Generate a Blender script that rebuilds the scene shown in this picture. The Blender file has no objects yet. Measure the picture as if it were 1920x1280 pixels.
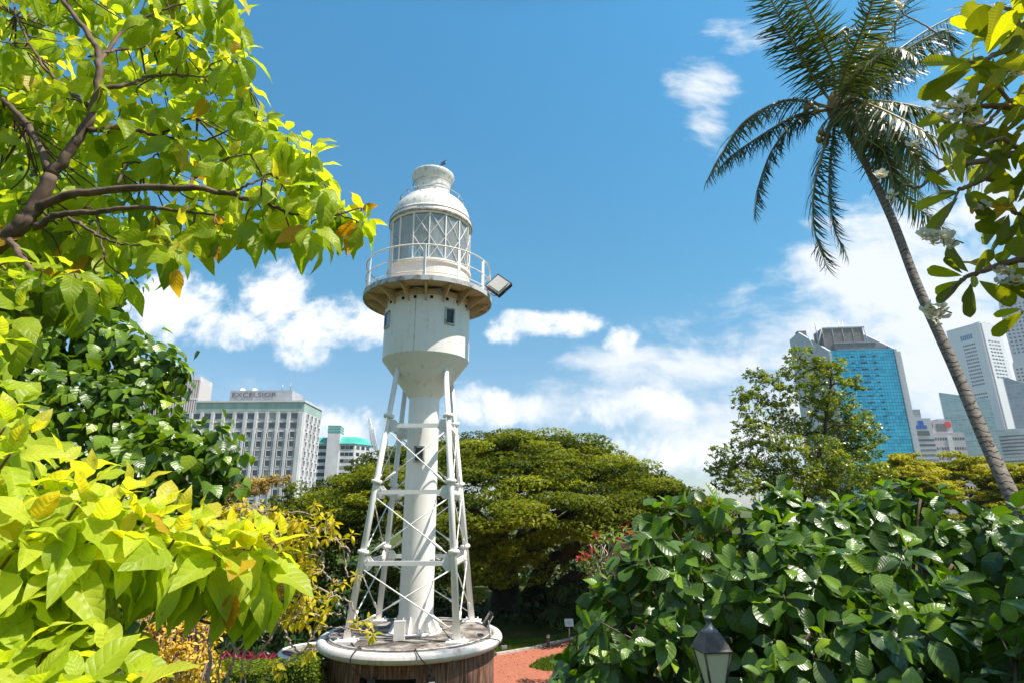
import bpy, math, random
import numpy as np
from mathutils import Vector, Matrix

random.seed(7)
rng = np.random.default_rng(7)
SC = bpy.context.scene
COL = SC.collection
R = math.radians

# ------------------------------------------------------------------ camera
CAM_PITCH, CAM_ROLL, FPX = 16.46, 0.286, 1067.0
cd = bpy.data.cameras.new('camera')
cd.sensor_width = 36.0
cd.lens = 36.0 * FPX / 1920.0
cd.clip_start = 0.05
cd.clip_end = 20000
cam = bpy.data.objects.new('camera', cd)
COL.objects.link(cam)
cam.matrix_world = Matrix.Rotation(R(90 + CAM_PITCH), 4, 'X') @ Matrix.Rotation(R(-CAM_ROLL), 4, 'Z')
SC.camera = cam

# ------------------------------------------------------------------ exposure
SC.view_settings.view_transform = 'Standard'
SC.view_settings.look = 'None'
SC.view_settings.exposure = 0.68
SC.view_settings.gamma = 1.0
SC.render.resolution_x, SC.render.resolution_y = 1024, 682
SC.cycles.max_bounces = 8
SC.cycles.transparent_max_bounces = 12
SC.cycles.use_denoising = True

# measured-view helpers: from a bearing and elevation seen from the path to a place in the world
TH, RO = R(CAM_PITCH), R(CAM_ROLL)
_r0 = np.array([1, 0, 0.]); _u0 = np.array([0, -math.sin(TH), math.cos(TH)])
CF = np.array([0, math.cos(TH), math.sin(TH)])
CR = _r0 * math.cos(RO) - _u0 * math.sin(RO)
CU = _r0 * math.sin(RO) + _u0 * math.cos(RO)
def ray(x, y): return CR * ((x - 960) / FPX) + CU * ((640 - y) / FPX) + CF
def atY(x, y, Y):
    d = ray(x, y); return d * (Y / d[1])
def atZ(x, y, Z):
    d = ray(x, y); return d * (Z / d[2])
def pxm(p): return FPX / (np.asarray(p) @ CF)      # pixels per metre at p

# ------------------------------------------------------------------ node helpers
def new_mat(name):
    m = bpy.data.materials.new(name); m.use_nodes = True
    nt = m.node_tree; nt.nodes.clear()
    out = nt.nodes.new('ShaderNodeOutputMaterial')
    return m, nt, out
class G:
    """small node-graph builder"""
    def __init__(s, nt): s.nt = nt; s.L = nt.links
    def n(s, t, **kw):
        nd = s.nt.nodes.new(t)
        for k, v in kw.items(): setattr(nd, k, v)
        return nd
    def put(s, sock, v):
        if hasattr(v, 'is_output') or isinstance(v, bpy.types.NodeSocket): s.L.new(v, sock)
        else: sock.default_value = v
    def math(s, op, a, b=0.0, c=None, clamp=False):
        nd = s.n('ShaderNodeMath', operation=op, use_clamp=clamp)
        s.put(nd.inputs[0], a); s.put(nd.inputs[1], b)
        if c is not None: s.put(nd.inputs[2], c)
        return nd.outputs[0]
    def mixc(s, f, a, b, mode='MIX'):
        nd = s.n('ShaderNodeMix', data_type='RGBA', blend_type=mode)
        s.put(nd.inputs[0], f)
        s.put(nd.inputs[6], a if not isinstance(a, tuple) else (*a[:3], 1)); s.put(nd.inputs[7], b if not isinstance(b, tuple) else (*b[:3], 1))
        return nd.outputs[2]
    def noise(s, vec, scale, detail=4, rough=0.55, dist=0.0):
        nd = s.n('ShaderNodeTexNoise')
        if vec is not None: s.put(nd.inputs['Vector'], vec)
        nd.inputs['Scale'].default_value = scale; nd.inputs['Detail'].default_value = detail
        nd.inputs['Roughness'].default_value = rough; nd.inputs['Distortion'].default_value = dist
        return nd.outputs['Fac']
    def mapr(s, v, a, b, c=0.0, d=1.0, smooth=False):
        nd = s.n('ShaderNodeMapRange'); nd.clamp = True
        if smooth: nd.interpolation_type = 'SMOOTHSTEP'
        s.put(nd.inputs[0], v); s.put(nd.inputs[1], a); s.put(nd.inputs[2], b); s.put(nd.inputs[3], c); s.put(nd.inputs[4], d)
        return nd.outputs[0]
    def scale(s, vec, sc, loc=(0, 0, 0)):
        nd = s.n('ShaderNodeMapping'); s.put(nd.inputs[0], vec)
        nd.inputs['Scale'].default_value = sc; nd.inputs['Location'].default_value = loc
        return nd.outputs[0]
    def ramp(s, fac, stops):
        nd = s.n('ShaderNodeValToRGB'); s.put(nd.inputs[0], fac)
        el = nd.color_ramp.elements
        while len(el) < len(stops): el.new(0.5)
        for e, (p, c) in zip(el, stops): e.position = p; e.color = (*c, 1)
        return nd.outputs[0]
    def bump(s, h, strength=0.3, dist=0.02):
        nd = s.n('ShaderNodeBump'); s.put(nd.inputs['Height'], h)
        nd.inputs['Strength'].default_value = strength; nd.inputs['Distance'].default_value = dist
        return nd.outputs[0]
    def bsdf(s, col, rough=0.6, metal=0.0, spec=0.5, normal=None):
        nd = s.n('ShaderNodeBsdfPrincipled')
        s.put(nd.inputs['Base Color'], col if not isinstance(col, tuple) else (*col[:3], 1))
        s.put(nd.inputs['Roughness'], rough); s.put(nd.inputs['Metallic'], metal)
        s.put(nd.inputs['Specular IOR Level'], spec)
        if normal is not None: s.L.new(normal, nd.inputs['Normal'])
        return nd

# ------------------------------------------------------------------ sky and sun
SUN_EL, SUN_AZ = 61.0, 107.0          # azimuth clockwise from +Y
w = bpy.data.worlds.new('World'); SC.world = w; w.use_nodes = True
nt = w.node_tree; nt.nodes.clear(); g = G(nt)
wo = g.n('ShaderNodeOutputWorld'); bg = g.n('ShaderNodeBackground'); bg.inputs[1].default_value = 0.079
sky = g.n('ShaderNodeTexSky', sky_type='NISHITA'); sky.sun_disc = False
sky.sun_elevation = R(SUN_EL); sky.sun_rotation = R(SUN_AZ)
sky.altitude = 0; sky.air_density = 1.0; sky.dust_density = 0.6; sky.ozone_density = 1.6
hs = g.n('ShaderNodeHueSaturation'); hs.inputs['Saturation'].default_value = 1.0; hs.inputs['Value'].default_value = 1.0
sz = g.n('ShaderNodeSeparateXYZ'); nt.links.new(g.n('ShaderNodeTexCoord').outputs['Generated'], sz.inputs[0])
tint = g.ramp(g.math('MAXIMUM', sz.outputs[2], 0.0), [(0.0, (1.05, 1.08, 1.16)), (.16, (.88, 1.12, 1.18)), (.36, (.52, 1.30, 1.36)), (.72, (.50, 1.55, 1.72)), (.86, (.5, .75, .78)), (1.0, (.5, .55, .5))])  # top stops dim the unseen zenith to cut ambient light
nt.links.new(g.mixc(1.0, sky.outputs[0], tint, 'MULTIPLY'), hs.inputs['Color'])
tc = g.n('ShaderNodeTexCoord').outputs['Generated']
sx = g.n('ShaderNodeSeparateXYZ'); nt.links.new(tc, sx.inputs[0])
ay = g.math('MAXIMUM', g.math('ABSOLUTE', sx.outputs[1]), 0.03)
U = g.math('DIVIDE', sx.outputs[0], ay); V = g.math('DIVIDE', sx.outputs[2], ay)
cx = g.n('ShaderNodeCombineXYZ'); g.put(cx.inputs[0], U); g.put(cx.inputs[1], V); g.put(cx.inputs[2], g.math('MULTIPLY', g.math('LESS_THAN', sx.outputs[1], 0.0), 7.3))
UV = cx.outputs[0]
def cloud_field(blobs, pal=1.0):
    """soft union of elliptical cloud banks given as bearing / elevation tangents"""
    m = None
    for (px, py, rx, ry, s) in blobs:
        d = ray(px, py); u0, v0 = d[0] / d[1], d[2] / d[1]
        d2 = ray(px + rx, py); a = abs(d2[0] / d2[1] - u0)
        d3 = ray(px, py - ry); b = abs(d3[2] / d3[1] - v0)
        e1 = g.math('POWER', g.math('ABSOLUTE', g.math('DIVIDE', g.math('SUBTRACT', U, u0), a)), 2.0)
        e2 = g.math('POWER', g.math('ABSOLUTE', g.math('DIVIDE', g.math('SUBTRACT', V, v0), b)), 2.0)
        f = g.math('MULTIPLY', g.math('SUBTRACT', 1.0, g.math('ADD', e1, e2)), s)
        m = f if m is None else g.math('MAXIMUM', m, f)
    return m
wp = g.n('ShaderNodeTexNoise'); g.put(wp.inputs['Vector'], UV); wp.inputs['Scale'].default_value = 5.0; wp.inputs['Detail'].default_value = 4
wv = g.n('ShaderNodeVectorMath', operation='MULTIPLY_ADD'); g.put(wv.inputs[0], wp.outputs['Color']); wv.inputs[1].default_value = (0.09, 0.09, 0); g.put(wv.inputs[2], UV)
# cumulus
cum = cloud_field([(330, 585, 110, 60, 1), (430, 610, 120, 40, .8), (520, 560, 75, 75, 1), (600, 610, 110, 55, 1), (690, 615, 60, 45, .8), (590, 655, 60, 28, .5),
                   (1025, 607, 105, 26, 1), (950, 625, 40, 22, .7), (1172, 638, 34, 24, .7), (930, 765, 115, 34, .9), (1110, 775, 70, 28, .5),
                   (870, 745, 40, 25, .7), (1240, 760, 60, 26, .45), (640, 800, 110, 35, .8), (1000, 860, 400, 45, .7), (1300, 850, 160, 50, .6)])
nA = g.noise(wv.outputs[0], 7.0, 7, .58)
nB = g.noise(g.scale(wv.outputs[0], (1, 1, 1), (0, 0.022, 0)), 7.0, 7, .58)
nC = g.noise(wv.outputs[0], 26.0, 5, .6)
dA = g.math('ADD', g.math('ADD', cum, g.math('MULTIPLY', g.math('SUBTRACT', nA, .5), 4.2)), g.math('MULTIPLY', g.math('SUBTRACT', nC, .5), 2.4))
cumA = g.mapr(dA, -0.35, 1.0, smooth=True)
# thin streaky layer
st = cloud_field([(1500, 730, 300, 130, .75), (1700, 560, 240, 200, 1.1), (1520, 650, 290, 110, 1.0), (1850, 700, 260, 260, 1.25), (1350, 800, 330, 90, .7), (1850, 380, 200, 220, .6),
                  (1312, 160, 72, 50, .8), (1325, 225, 40, 50, .4), (1390, 55, 60, 40, .3), (1100, 760, 280, 50, .45), (1330, 690, 260, 60, .85), (470, 715, 120, 20, .2)])
sv = g.n('ShaderNodeMapping'); g.put(sv.inputs[0], wv.outputs[0]); sv.inputs['Rotation'].default_value = (0, 0, R(-14)); sv.inputs['Scale'].default_value = (3.2, 11.0, 1)
nS = g.noise(sv.outputs[0], 1.0, 8, .6)
nS2 = g.noise(wv.outputs[0], 15.0, 6, .6)
dS = g.math('ADD', st, g.math('ADD', g.math('MULTIPLY', g.math('SUBTRACT', nS, .5), 3.4), g.math('MULTIPLY', g.math('SUBTRACT', nS2, .5), 1.6)))
stA = g.math('MULTIPLY', g.mapr(dS, -0.15, 1.15, smooth=True), .92)
shade = g.mapr(g.math('SUBTRACT', nA, nB), -0.06, 0.05, 0.55, 1.0)
thick = g.mapr(dA, 0.4, 1.6, 1.0, .88)
ccol = g.mixc(g.math('MULTIPLY', shade, thick), (6.8, 7.5, 8.4), (10.2, 10.2, 10.2))
up = g.mapr(sx.outputs[2], -0.02, 0.03)
stA = g.math('MAXIMUM', stA, g.math('MULTIPLY', g.math('LESS_THAN', sx.outputs[1], -.05), g.mapr(nS2, .45, .62, 0, .6)))  # unseen cloud cover added behind the camera to neutralise the ambient light
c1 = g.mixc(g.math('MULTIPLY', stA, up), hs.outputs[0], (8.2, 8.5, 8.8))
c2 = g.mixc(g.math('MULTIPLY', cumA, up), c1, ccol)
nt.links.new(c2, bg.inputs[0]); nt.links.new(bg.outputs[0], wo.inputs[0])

sl = bpy.data.lights.new('sun', 'SUN'); sl.energy = 5.0; sl.angle = R(0.53); sl.color = (1.0, 0.93, 0.83)
so = bpy.data.objects.new('sun', sl); COL.objects.link(so)
sd = Vector((math.sin(R(SUN_AZ)) * math.cos(R(SUN_EL)), math.cos(R(SUN_AZ)) * math.cos(R(SUN_EL)), math.sin(R(SUN_EL))))
so.rotation_euler = sd.to_track_quat('Z', 'Y').to_euler(); so.location = sd * 60

# ------------------------------------------------------------------ object helpers
ORG = {}
def tag(o, label=None, cat=None, group=None, kind=None):
    if label: o['label'] = label
    if cat: o['category'] = cat
    if group: o['group'] = group
    if kind: o['kind'] = kind
    return o
def thing(name, loc, label, cat, group=None, rotz=0.0):
    o = bpy.data.objects.new(name, None); COL.objects.link(o)
    o.location = [float(v) for v in loc]; o.rotation_euler = (0, 0, rotz); o.empty_display_size = .2
    ORG[o.name] = np.array([float(v) for v in loc])
    return tag(o, label, cat, group)
def link(name, me, mat, parent=None, smooth=None):
    o = bpy.data.objects.new(name, me); COL.objects.link(o)
    if mat: me.materials.append(mat)
    if parent is not None: o.parent = parent; ORG[o.name] = ORG[parent.name]
    else: ORG[o.name] = np.zeros(3)
    return o
def children(o): return [c for c in bpy.data.objects if c.parent == o]
def copy_tree(o, parent=None, kids=None):
    c = o.copy(); COL.objects.link(c); c.parent = parent
    for ch in children(o): copy_tree(ch, c)
    return c

class MB:
    """collects shapes into one mesh"""
    def __init__(s): s.v = []; s.f = []; s.sm = []
    def add(s, V, F, smooth=False):
        o = len(s.v); s.v += [tuple(map(float, p)) for p in V]; s.f += [tuple(i + o for i in f) for f in F]; s.sm += [smooth] * len(F); return s
    def box(s, c, size, rz=0.0, M=None):
        hx, hy, hz = [a / 2 for a in size]
        V = [(x * hx, y * hy, z * hz) for z in (-1, 1) for x, y in ((-1, -1), (1, -1), (1, 1), (-1, 1))]
        m = Matrix.Translation(Vector([float(a) for a in c])) @ (M.to_4x4() if M is not None else Matrix.Rotation(rz, 4, 'Z'))
        V = [tuple(m @ Vector(v)) for v in V]
        return s.add(V, [(3, 2, 1, 0), (4, 5, 6, 7), (0, 1, 5, 4), (1, 2, 6, 5), (2, 3, 7, 6), (3, 0, 4, 7)])
    def bb(s, x0, x1, y0, y1, z0, z1): return s.box(((x0 + x1) / 2, (y0 + y1) / 2, (z0 + z1) / 2), (x1 - x0, y1 - y0, z1 - z0))
    def tube(s, pts, rad, n=8, cap=True):
        P = [np.array(p, float) for p in pts]
        if np.isscalar(rad): rad = [rad] * len(P)
        prev = None; V = []
        for i, p in enumerate(P):
            t = P[min(i + 1, len(P) - 1)] - P[max(i - 1, 0)]; t = t / (np.linalg.norm(t) + 1e-12)
            if prev is None:
                a = np.array([0, 0, 1.]) if abs(t[2]) < .9 else np.array([1., 0, 0]); x = np.cross(t, a)
            else: x = prev - t * (prev @ t)
            x = x / (np.linalg.norm(x) + 1e-12); y = np.cross(t, x); prev = x
            for k in range(n):
                an = 2 * math.pi * k / n; V.append(p + rad[i] * (math.cos(an) * x + math.sin(an) * y))
        F = [(i * n + k, i * n + (k + 1) % n, (i + 1) * n + (k + 1) % n, (i + 1) * n + k) for i in range(len(P) - 1) for k in range(n)]
        s.add(V, F, True)
        if cap:
            o = len(s.v) - len(V)
            s.f += [tuple(o + k for k in range(n - 1, -1, -1)), tuple(o + (len(P) - 1) * n + k for k in range(n))]; s.sm += [False, False]
        return s
    def lathe(s, prof, c, n=64, smooth=True, a0=0, a1=2 * math.pi, close=True):
        full = abs(a1 - a0 - 2 * math.pi) < 1e-6; m = n if full else n + 1; V = []
        for (r, z) in prof:
            for k in range(m):
                a = a0 + (a1 - a0) * k / n; V.append((c[0] + r * math.cos(a), c[1] + r * math.sin(a), c[2] + z))
        F = []
        for i in range(len(prof) - 1):
            for k in range(n):
                k2 = (k + 1) % m if full else k + 1
                F.append((i * m + k, i * m + k2, (i + 1) * m + k2, (i + 1) * m + k))
        return s.add(V, F, smooth)
    def prism(s, poly, axis_vec, base=(0, 0, 0)):
        n = len(poly); a = np.array(axis_vec, float); b = np.array(base, float)
        V = [np.array(p, float) + b for p in poly] + [np.array(p, float) + b + a for p in poly]
        return s.add(V, [tuple(range(n - 1, -1, -1)), tuple(range(n, 2 * n))] + [(i, (i + 1) % n, n + (i + 1) % n, n + i) for i in range(n)])
    def build(s, name, mat, parent=None, world=True):
        me = bpy.data.meshes.new(name)
        o = ORG[parent.name] if (parent is not None and world) else np.zeros(3)
        me.from_pydata([(v[0] - o[0], v[1] - o[1], v[2] - o[2]) for v in s.v], [], s.f)
        me.polygons.foreach_set('use_smooth', s.sm); me.update()
        if any(s.sm) and not all(s.sm): pass
        return link(name, me, mat, parent)
def catmull(P, sub=6):
    P = [np.array(p, float) for p in P]
    if len(P) < 3: return P
    Q = [2 * P[0] - P[1]] + P + [2 * P[-1] - P[-2]]; out = []
    for i in range(1, len(Q) - 2):
        for k in range(sub):
            t = k / sub; a, b, c, d = Q[i - 1], Q[i], Q[i + 1], Q[i + 2]
            out.append(.5 * ((2 * b) + (-a + c) * t + (2 * a - 5 * b + 4 * c - d) * t * t + (-a + 3 * b - 3 * c + d) * t ** 3))
    out.append(P[-1]); return out

# ------------------------------------------------------------------ materials
def plain(name, col, rough=.6, metal=0., spec=.5, col2=None, nscale=3., amt=(.35, .7), bump=0., bscale=40., stretch=(1, 1, 1)):
    m, nt, out = new_mat(name); g = G(nt)
    t = g.scale(g.n('ShaderNodeTexCoord').outputs['Object'], stretch); c = col; nrm = None
    if col2 is not None: c = g.mixc(g.mapr(g.noise(t, nscale, 6, .62), amt[0], amt[1], smooth=True), col, col2)
    if bump: nrm = g.bump(g.noise(t, bscale, 5, .6), bump, .01)
    b = g.bsdf(c, rough, metal, spec, nrm); nt.links.new(b.outputs[0], out.inputs[0]); return m
M = {}
def paint(name, base, dirt, hi=.62):
    """painted steel with weather streaks and blotches"""
    m, nt, out = new_mat(name); g = G(nt); t = g.n('ShaderNodeTexCoord').outputs['Object']
    n1 = g.noise(g.scale(t, (5, 5, .7)), 1.6, 6, .65); n2 = g.noise(t, 9, 6, .7)
    f = g.math('MULTIPLY', g.mapr(n1, .5, hi + .12, smooth=True), g.mapr(n2, .42, .62))
    c = g.mixc(g.math('MULTIPLY', f, .55), base, dirt)
    c = g.mixc(g.mapr(g.noise(t, 2.2, 3, .5), .3, .7, 0, .09), c, dirt)
    b = g.bsdf(c, .42, 0, .4, g.bump(g.noise(t, 30, 4, .5), .06, .01)); nt.links.new(b.outputs[0], out.inputs[0]); return m
M['white'] = paint('white_paint', (.85, .81, .76), (.42, .34, .26), .62)
M['white_clean'] = paint('leg_paint', (.85, .82, .78), (.42, .38, .33), .66)
M['under'] = paint('underside_bounce_paint', (.68, .48, .34), (.32, .15, .07), .5)  # warm bounce from the ground put into the colour of the underside
M['dome'] = paint('dome_paint', (.8, .78, .74), (.10, .11, .07), .42)
M['rust'] = plain('rusty_edge', (.42, .36, .3), .8, col2=(.16, .09, .05), nscale=6, bump=.3)
M['grey_edge'] = plain('weathered_grey_edge', (.5, .51, .52), .7, col2=(.2, .17, .14), nscale=4, amt=(.45, .65))
M['steel'] = plain('grey_steel', (.42, .43, .45), .4, .7)
M['black'] = plain('black_rubber', (.018, .018, .02), .5)
M['void'] = plain('dark_interior', (.008, .008, .008), .9)
M['concrete'] = plain('stained_platform', (.34, .30, .26), .85, col2=(.085, .068, .055), nscale=2.3, amt=(.36, .6), bump=.35, bscale=14)
def wood():
    m, nt, out = new_mat('striped_timber_cladding'); g = G(nt); t = g.n('ShaderNodeTexCoord').outputs['Object']
    s = g.n('ShaderNodeSeparateXYZ'); nt.links.new(t, s.inputs[0])
    an = g.math('ARCTAN2', s.outputs[1], s.outputs[0])
    c3 = g.n('ShaderNodeCombineXYZ'); g.put(c3.inputs[0], g.math('MULTIPLY', an, 26.)); g.put(c3.inputs[1], g.math('MULTIPLY', s.outputs[2], .9))
    n1 = g.noise(c3.outputs[0], 1.4, 5, .7); n2 = g.noise(c3.outputs[0], .25, 3, .6)
    c = g.ramp(n1, [(.36, (.035, .015, .009)), (.5, (.17, .07, .04)), (.63, (.40, .23, .15))])
    c = g.mixc(g.mapr(n2, .5, .75, 0, .6), c, (.24, .18, .15), 'MIX')
    gr = g.math('FRACT', g.math('MULTIPLY', an, 11.)); ln = g.math('LESS_THAN', gr, .035)
    c = g.mixc(g.math('MULTIPLY', ln, .8), c, (.03, .02, .015))
    b = g.bsdf(c, .65, 0, .4, g.bump(n1, .3, .01)); nt.links.new(b.outputs[0], out.inputs[0]); return m
M['wood'] = wood()
def glass(name, col=(.9, .95, .95), rough=.03, alpha=.12):
    m, nt, out = new_mat(name); g = G(nt)
    tr = g.n('ShaderNodeBsdfTransparent'); tr.inputs[0].default_value = (*col, 1)
    gl = g.n('ShaderNodeBsdfGlossy'); gl.inputs['Roughness'].default_value = rough
    fr = g.n('ShaderNodeFresnel'); fr.inputs[0].default_value = 1.5
    mx = g.n('ShaderNodeMixShader'); g.put(mx.inputs[0], g.math('ADD', fr.outputs[0], alpha * .3)); nt.links.new(tr.outputs[0], mx.inputs[1]); nt.links.new(gl.outputs[0], mx.inputs[2])
    df = g.n('ShaderNodeBsdfDiffuse'); df.inputs[0].default_value = (.7, .74, .74, 1)
    mx2 = g.n('ShaderNodeMixShader'); g.put(mx2.inputs[0], alpha); nt.links.new(mx.outputs[0], mx2.inputs[1]); nt.links.new(df.outputs[0], mx2.inputs[2])
    nt.links.new(mx2.outputs[0], out.inputs[0]); return m
M['glass'] = glass('lantern_glass', (.96, .97, .95), alpha=.28)
def varied_glass():
    m, nt, out = new_mat('dark_window_glass'); g = G(nt); oi = g.n('ShaderNodeObjectInfo')
    c = g.ramp(oi.outputs['Random'], [(.0, (.02, .035, .045)), (.45, (.035, .05, .06)), (.72, (.07, .085, .085)), (.86, (.20, .19, .17)), (1., (.34, .32, .28))])
    t = g.n('ShaderNodeTexCoord').outputs['Object']; c = g.mixc(g.mapr(g.noise(t, .9, 3), .4, .7, 0, .5), c, (.03, .045, .055))
    b = g.bsdf(c, .1, 0, .8); nt.links.new(b.outputs[0], out.inputs[0]); return m
M['darkglass'] = varied_glass()
M['blueglass'] = plain('blue_window_glass', (.08, .2, .32), .1, .3, .8)

# ------------------------------------------------------------------ ground
GZ = -5.15
def gheight(x, y):
    t = min(max((13.5 - y) / 9.5, 0), 1); t = t * t * (3 - 2 * t)
    return GZ + 3.45 * t
def ground_sheet():
    xs = sorted(set([-1500, -900, -500, -200, -100, -60] + list(np.arange(-44, 46, 2.0)) + [60, 100, 200, 500, 900, 1500]))
    ys = sorted(set([-600, -200, -60, -20] + list(np.arange(-6, 18, 1.0)) + list(np.arange(18, 60, 4.0)) + [80, 140, 300, 700, 1300, 2200]))
    V = [(x, y, gheight(x, y)) for y in ys for x in xs]; n = len(xs)
    F = [(j * n + i, j * n + i + 1, (j + 1) * n + i + 1, (j + 1) * n + i) for j in range(len(ys) - 1) for i in range(n - 1)]
    mb = MB(); mb.add(V, F, True)
    m, nt, out = new_mat('ground_soil_grass'); g = G(nt); t = g.n('ShaderNodeTexCoord').outputs['Object']
    c = g.mixc(g.mapr(g.noise(t, .6, 6, .6), .35, .65), (.055, .10, .012), (.09, .085, .03))
    c = g.mixc(g.mapr(g.noise(t, 14, 5, .7), .45, .7), c, (.03, .05, .01))
    b = g.bsdf(c, .95, 0, .1, g.bump(g.noise(t, 25, 5, .7), .8, .05)); nt.links.new(b.outputs[0], out.inputs[0])
    return tag(mb.build('ground', m), kind='structure')
ground_sheet()
def brick_mat():
    m, nt, out = new_mat('red_brick_paving'); g = G(nt); t = g.n('ShaderNodeTexCoord').outputs['Object']
    mp = g.n('ShaderNodeMapping'); g.put(mp.inputs[0], t); mp.inputs['Rotation'].default_value = (0, 0, R(38))
    br = g.n('ShaderNodeTexBrick'); g.put(br.inputs['Vector'], mp.outputs[0]); br.inputs['Scale'].default_value = 4.2
    br.inputs['Color1'].default_value = (.52, .17, .095, 1); br.inputs['Color2'].default_value = (.36, .11, .065, 1); br.inputs['Mortar'].default_value = (.22, .10, .07, 1)
    br.inputs['Mortar Size'].default_value = .035; br.inputs['Bias'].default_value = -.1
    c = g.mixc(g.mapr(g.noise(t, 1.3, 5, .6), .4, .7, 0, .45), br.outputs[0], (.36, .12, .08))
    b = g.bsdf(c, .8, 0, .3, g.bump(br.outputs['Fac'], .2, .01)); nt.links.new(b.outputs[0], out.inputs[0]); return m
def flat(name, pts, z, mat, th=0.0):
    mb = MB(); P = [(p[0], p[1], z) for p in pts]
    mb.add(P, [tuple(range(len(P)))]); return mb.build(name, mat)
# outline of the paving, clockwise on the ground
far = [atZ(x, y, GZ) for x, y in ((930, 1228), (965, 1222), (1000, 1216), (1040, 1206), (1085, 1195), (1140, 1184), (1200, 1174))]
path_poly = [(-3.6, 13.6), (-5.2, 16.6), (-4.4, 18.9), (-1.4, 20.4)] + [tuple(p[:2]) for p in far] + [(9.5, 30), (10, 27), (4.5, 21), (2.6, 15), (1.5, 14.2)]
tag(flat('path', path_poly, GZ + .006, brick_mat()), kind='structure')
kb = MB(); kb_pts = [(p[0], p[1]) for p in far]
for a, b in zip(kb_pts[:-1], kb_pts[1:]):
    a = np.array(a); b = np.array(b); d = b - a; L = np.linalg.norm(d); c = (a + b) / 2
    kb.box((c[0], c[1] + .06, GZ + .03), (L + .02, .12, .10), math.atan2(d[1], d[0]))
M['kerbstone'] = plain('pale_kerb_stone', (.5, .47, .42), .8, col2=(.3, .28, .24), nscale=3)
tag(kb.build('kerb', M['kerbstone']), kind='structure')

# ------------------------------------------------------------------ lighthouse
AX, AY = -2.58, 16.5
PZ = -3.05
A0 = (AX, AY, 0)
LH = thing('lighthouse', (AX, AY, GZ), 'white skeletal lighthouse with glazed lantern, round gallery and braced tubular legs', 'lighthouse')
PC = (AX - .07, AY - .15)
def rimtube(rmaj, rmin, c, nmaj=96, nmin=14, sq=1.0):
    mb = MB(); prof = [(rmaj + rmin * math.cos(a), rmin * sq * math.sin(a)) for a in np.linspace(0, 2 * math.pi, nmin + 1)]
    return mb.lathe(prof, c, nmaj)
# base
b = MB(); b.lathe([(2.14, GZ + .0), (2.14, PZ - .30)], (PC[0], PC[1], 0), 72, True, R(-57), R(237)); b.lathe([(2.14, PZ - .86), (2.14, PZ - .30)], (PC[0], PC[1], 0), 30, True, R(237), R(303))
base = MB()
dA0, dA1 = R(248), R(283)
base.lathe([(2.14, GZ), (2.14, PZ - .28)], (PC[0], PC[1], 0), 90, True, dA1, dA0 + 2 * math.pi)
base.lathe([(2.14, PZ - .54), (2.14, PZ - .28)], (PC[0], PC[1], 0), 14, True, dA0, dA1)
base.build('base_wall', M['wood'], LH)
dr = MB(); dr.lathe([(1.7, GZ), (1.7, PZ - .52)], (PC[0], PC[1], 0), 14, True, dA0, dA1)
for a in (dA0, dA1):
    dr.add([(PC[0] + r_ * math.cos(a), PC[1] + r_ * math.sin(a), z) for r_, z in ((1.7, GZ), (2.14, GZ), (2.14, PZ - .54), (1.7, PZ - .54))], [(0, 1, 2, 3)])
dr.lathe([(1.7, PZ - .54), (2.14, PZ - .54)], (PC[0], PC[1], 0), 14, False, dA0, dA1)
dr.build('doorway', M['void'], LH)
rimtube(2.225, .135, (PC[0], PC[1], PZ - .12), sq=.95).build('base_rim', paint('rim_paint', (.7, .66, .63), (.3, .14, .08), .5), LH)
pt = MB(); pt.lathe([(0.0, 0), (.8, 0), (1.6, 0), (2.12, 0), (2.12, -.28)], (PC[0], PC[1], PZ), 72, False); pt.build('platform', M['concrete'], LH)
rimtube(2.06, .018, (PC[0], PC[1], PZ + .02), nmin=6).build('platform_edge_strip', M['grey_edge'], LH)
# shaft
s = MB(); s.lathe([(.455, PZ), (.45, 0), (.44, 3.13)], A0, 56); s.build('shaft', M['white_clean'], LH)
fl = MB(); fl.lathe([(0.3, .035), (.70, .035), (.70, 0)], (AX, AY, PZ), 56, False); fb = fl.build('shaft_flange', M['white_clean'], LH)
gs = MB()
for k in range(14):
    a = 2 * math.pi * k / 14 + .1; ca, sa = math.cos(a), math.sin(a); t = np.array([-sa, ca, 0]) * .012
    P = [(AX + ca * .44, AY + sa * .44, PZ + .03), (AX + ca * .66, AY + sa * .66, PZ + .03), (AX + ca * .66, AY + sa * .66, PZ + .07), (AX + ca * .45, AY + sa * .45, PZ + .44)]
    gs.prism([np.array(p) - t for p in P], 2 * t)
gs.build('shaft_gusset', M['white_clean'], LH)
def cyl_window(r, az, z, wd, ht, name, pane):
    """framed window set into a round wall, bearing az"""
    a = R(az); c = np.array([AX + r * math.cos(a), AY + r * math.sin(a), z]); rot = Matrix.Rotation(a + math.pi / 2, 4, 'Z')
    f = MB(); th = .045
    def lb(x, zz, sx_, sz_, y=-.0, sy=.07):
        p = rot @ Vector((x, y, zz)); f.box((c[0] + p.x, c[1] + p.y, c[2] + p.z), (sx_, sy, sz_), a + math.pi / 2)
    lb(0, ht / 2 + th / 2, wd + 2 * th, th); lb(0, -ht / 2 - th / 2, wd + 2 * th, th); lb(-wd / 2 - th / 2, 0, th, ht); lb(wd / 2 + th / 2, 0, th, ht)
    fo = f.build(name, M['grey_edge'], LH)
    p_ = MB(); pp = rot @ Vector((0, .005, 0)); p_.box((c[0] + pp.x, c[1] + pp.y, c[2]), (wd, .03, ht), a + math.pi / 2); p_.build('pane', pane, fo)
cyl_window(.452, 268, 1.5, .22, .36, 'shaft_window', M['darkglass'])
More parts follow.
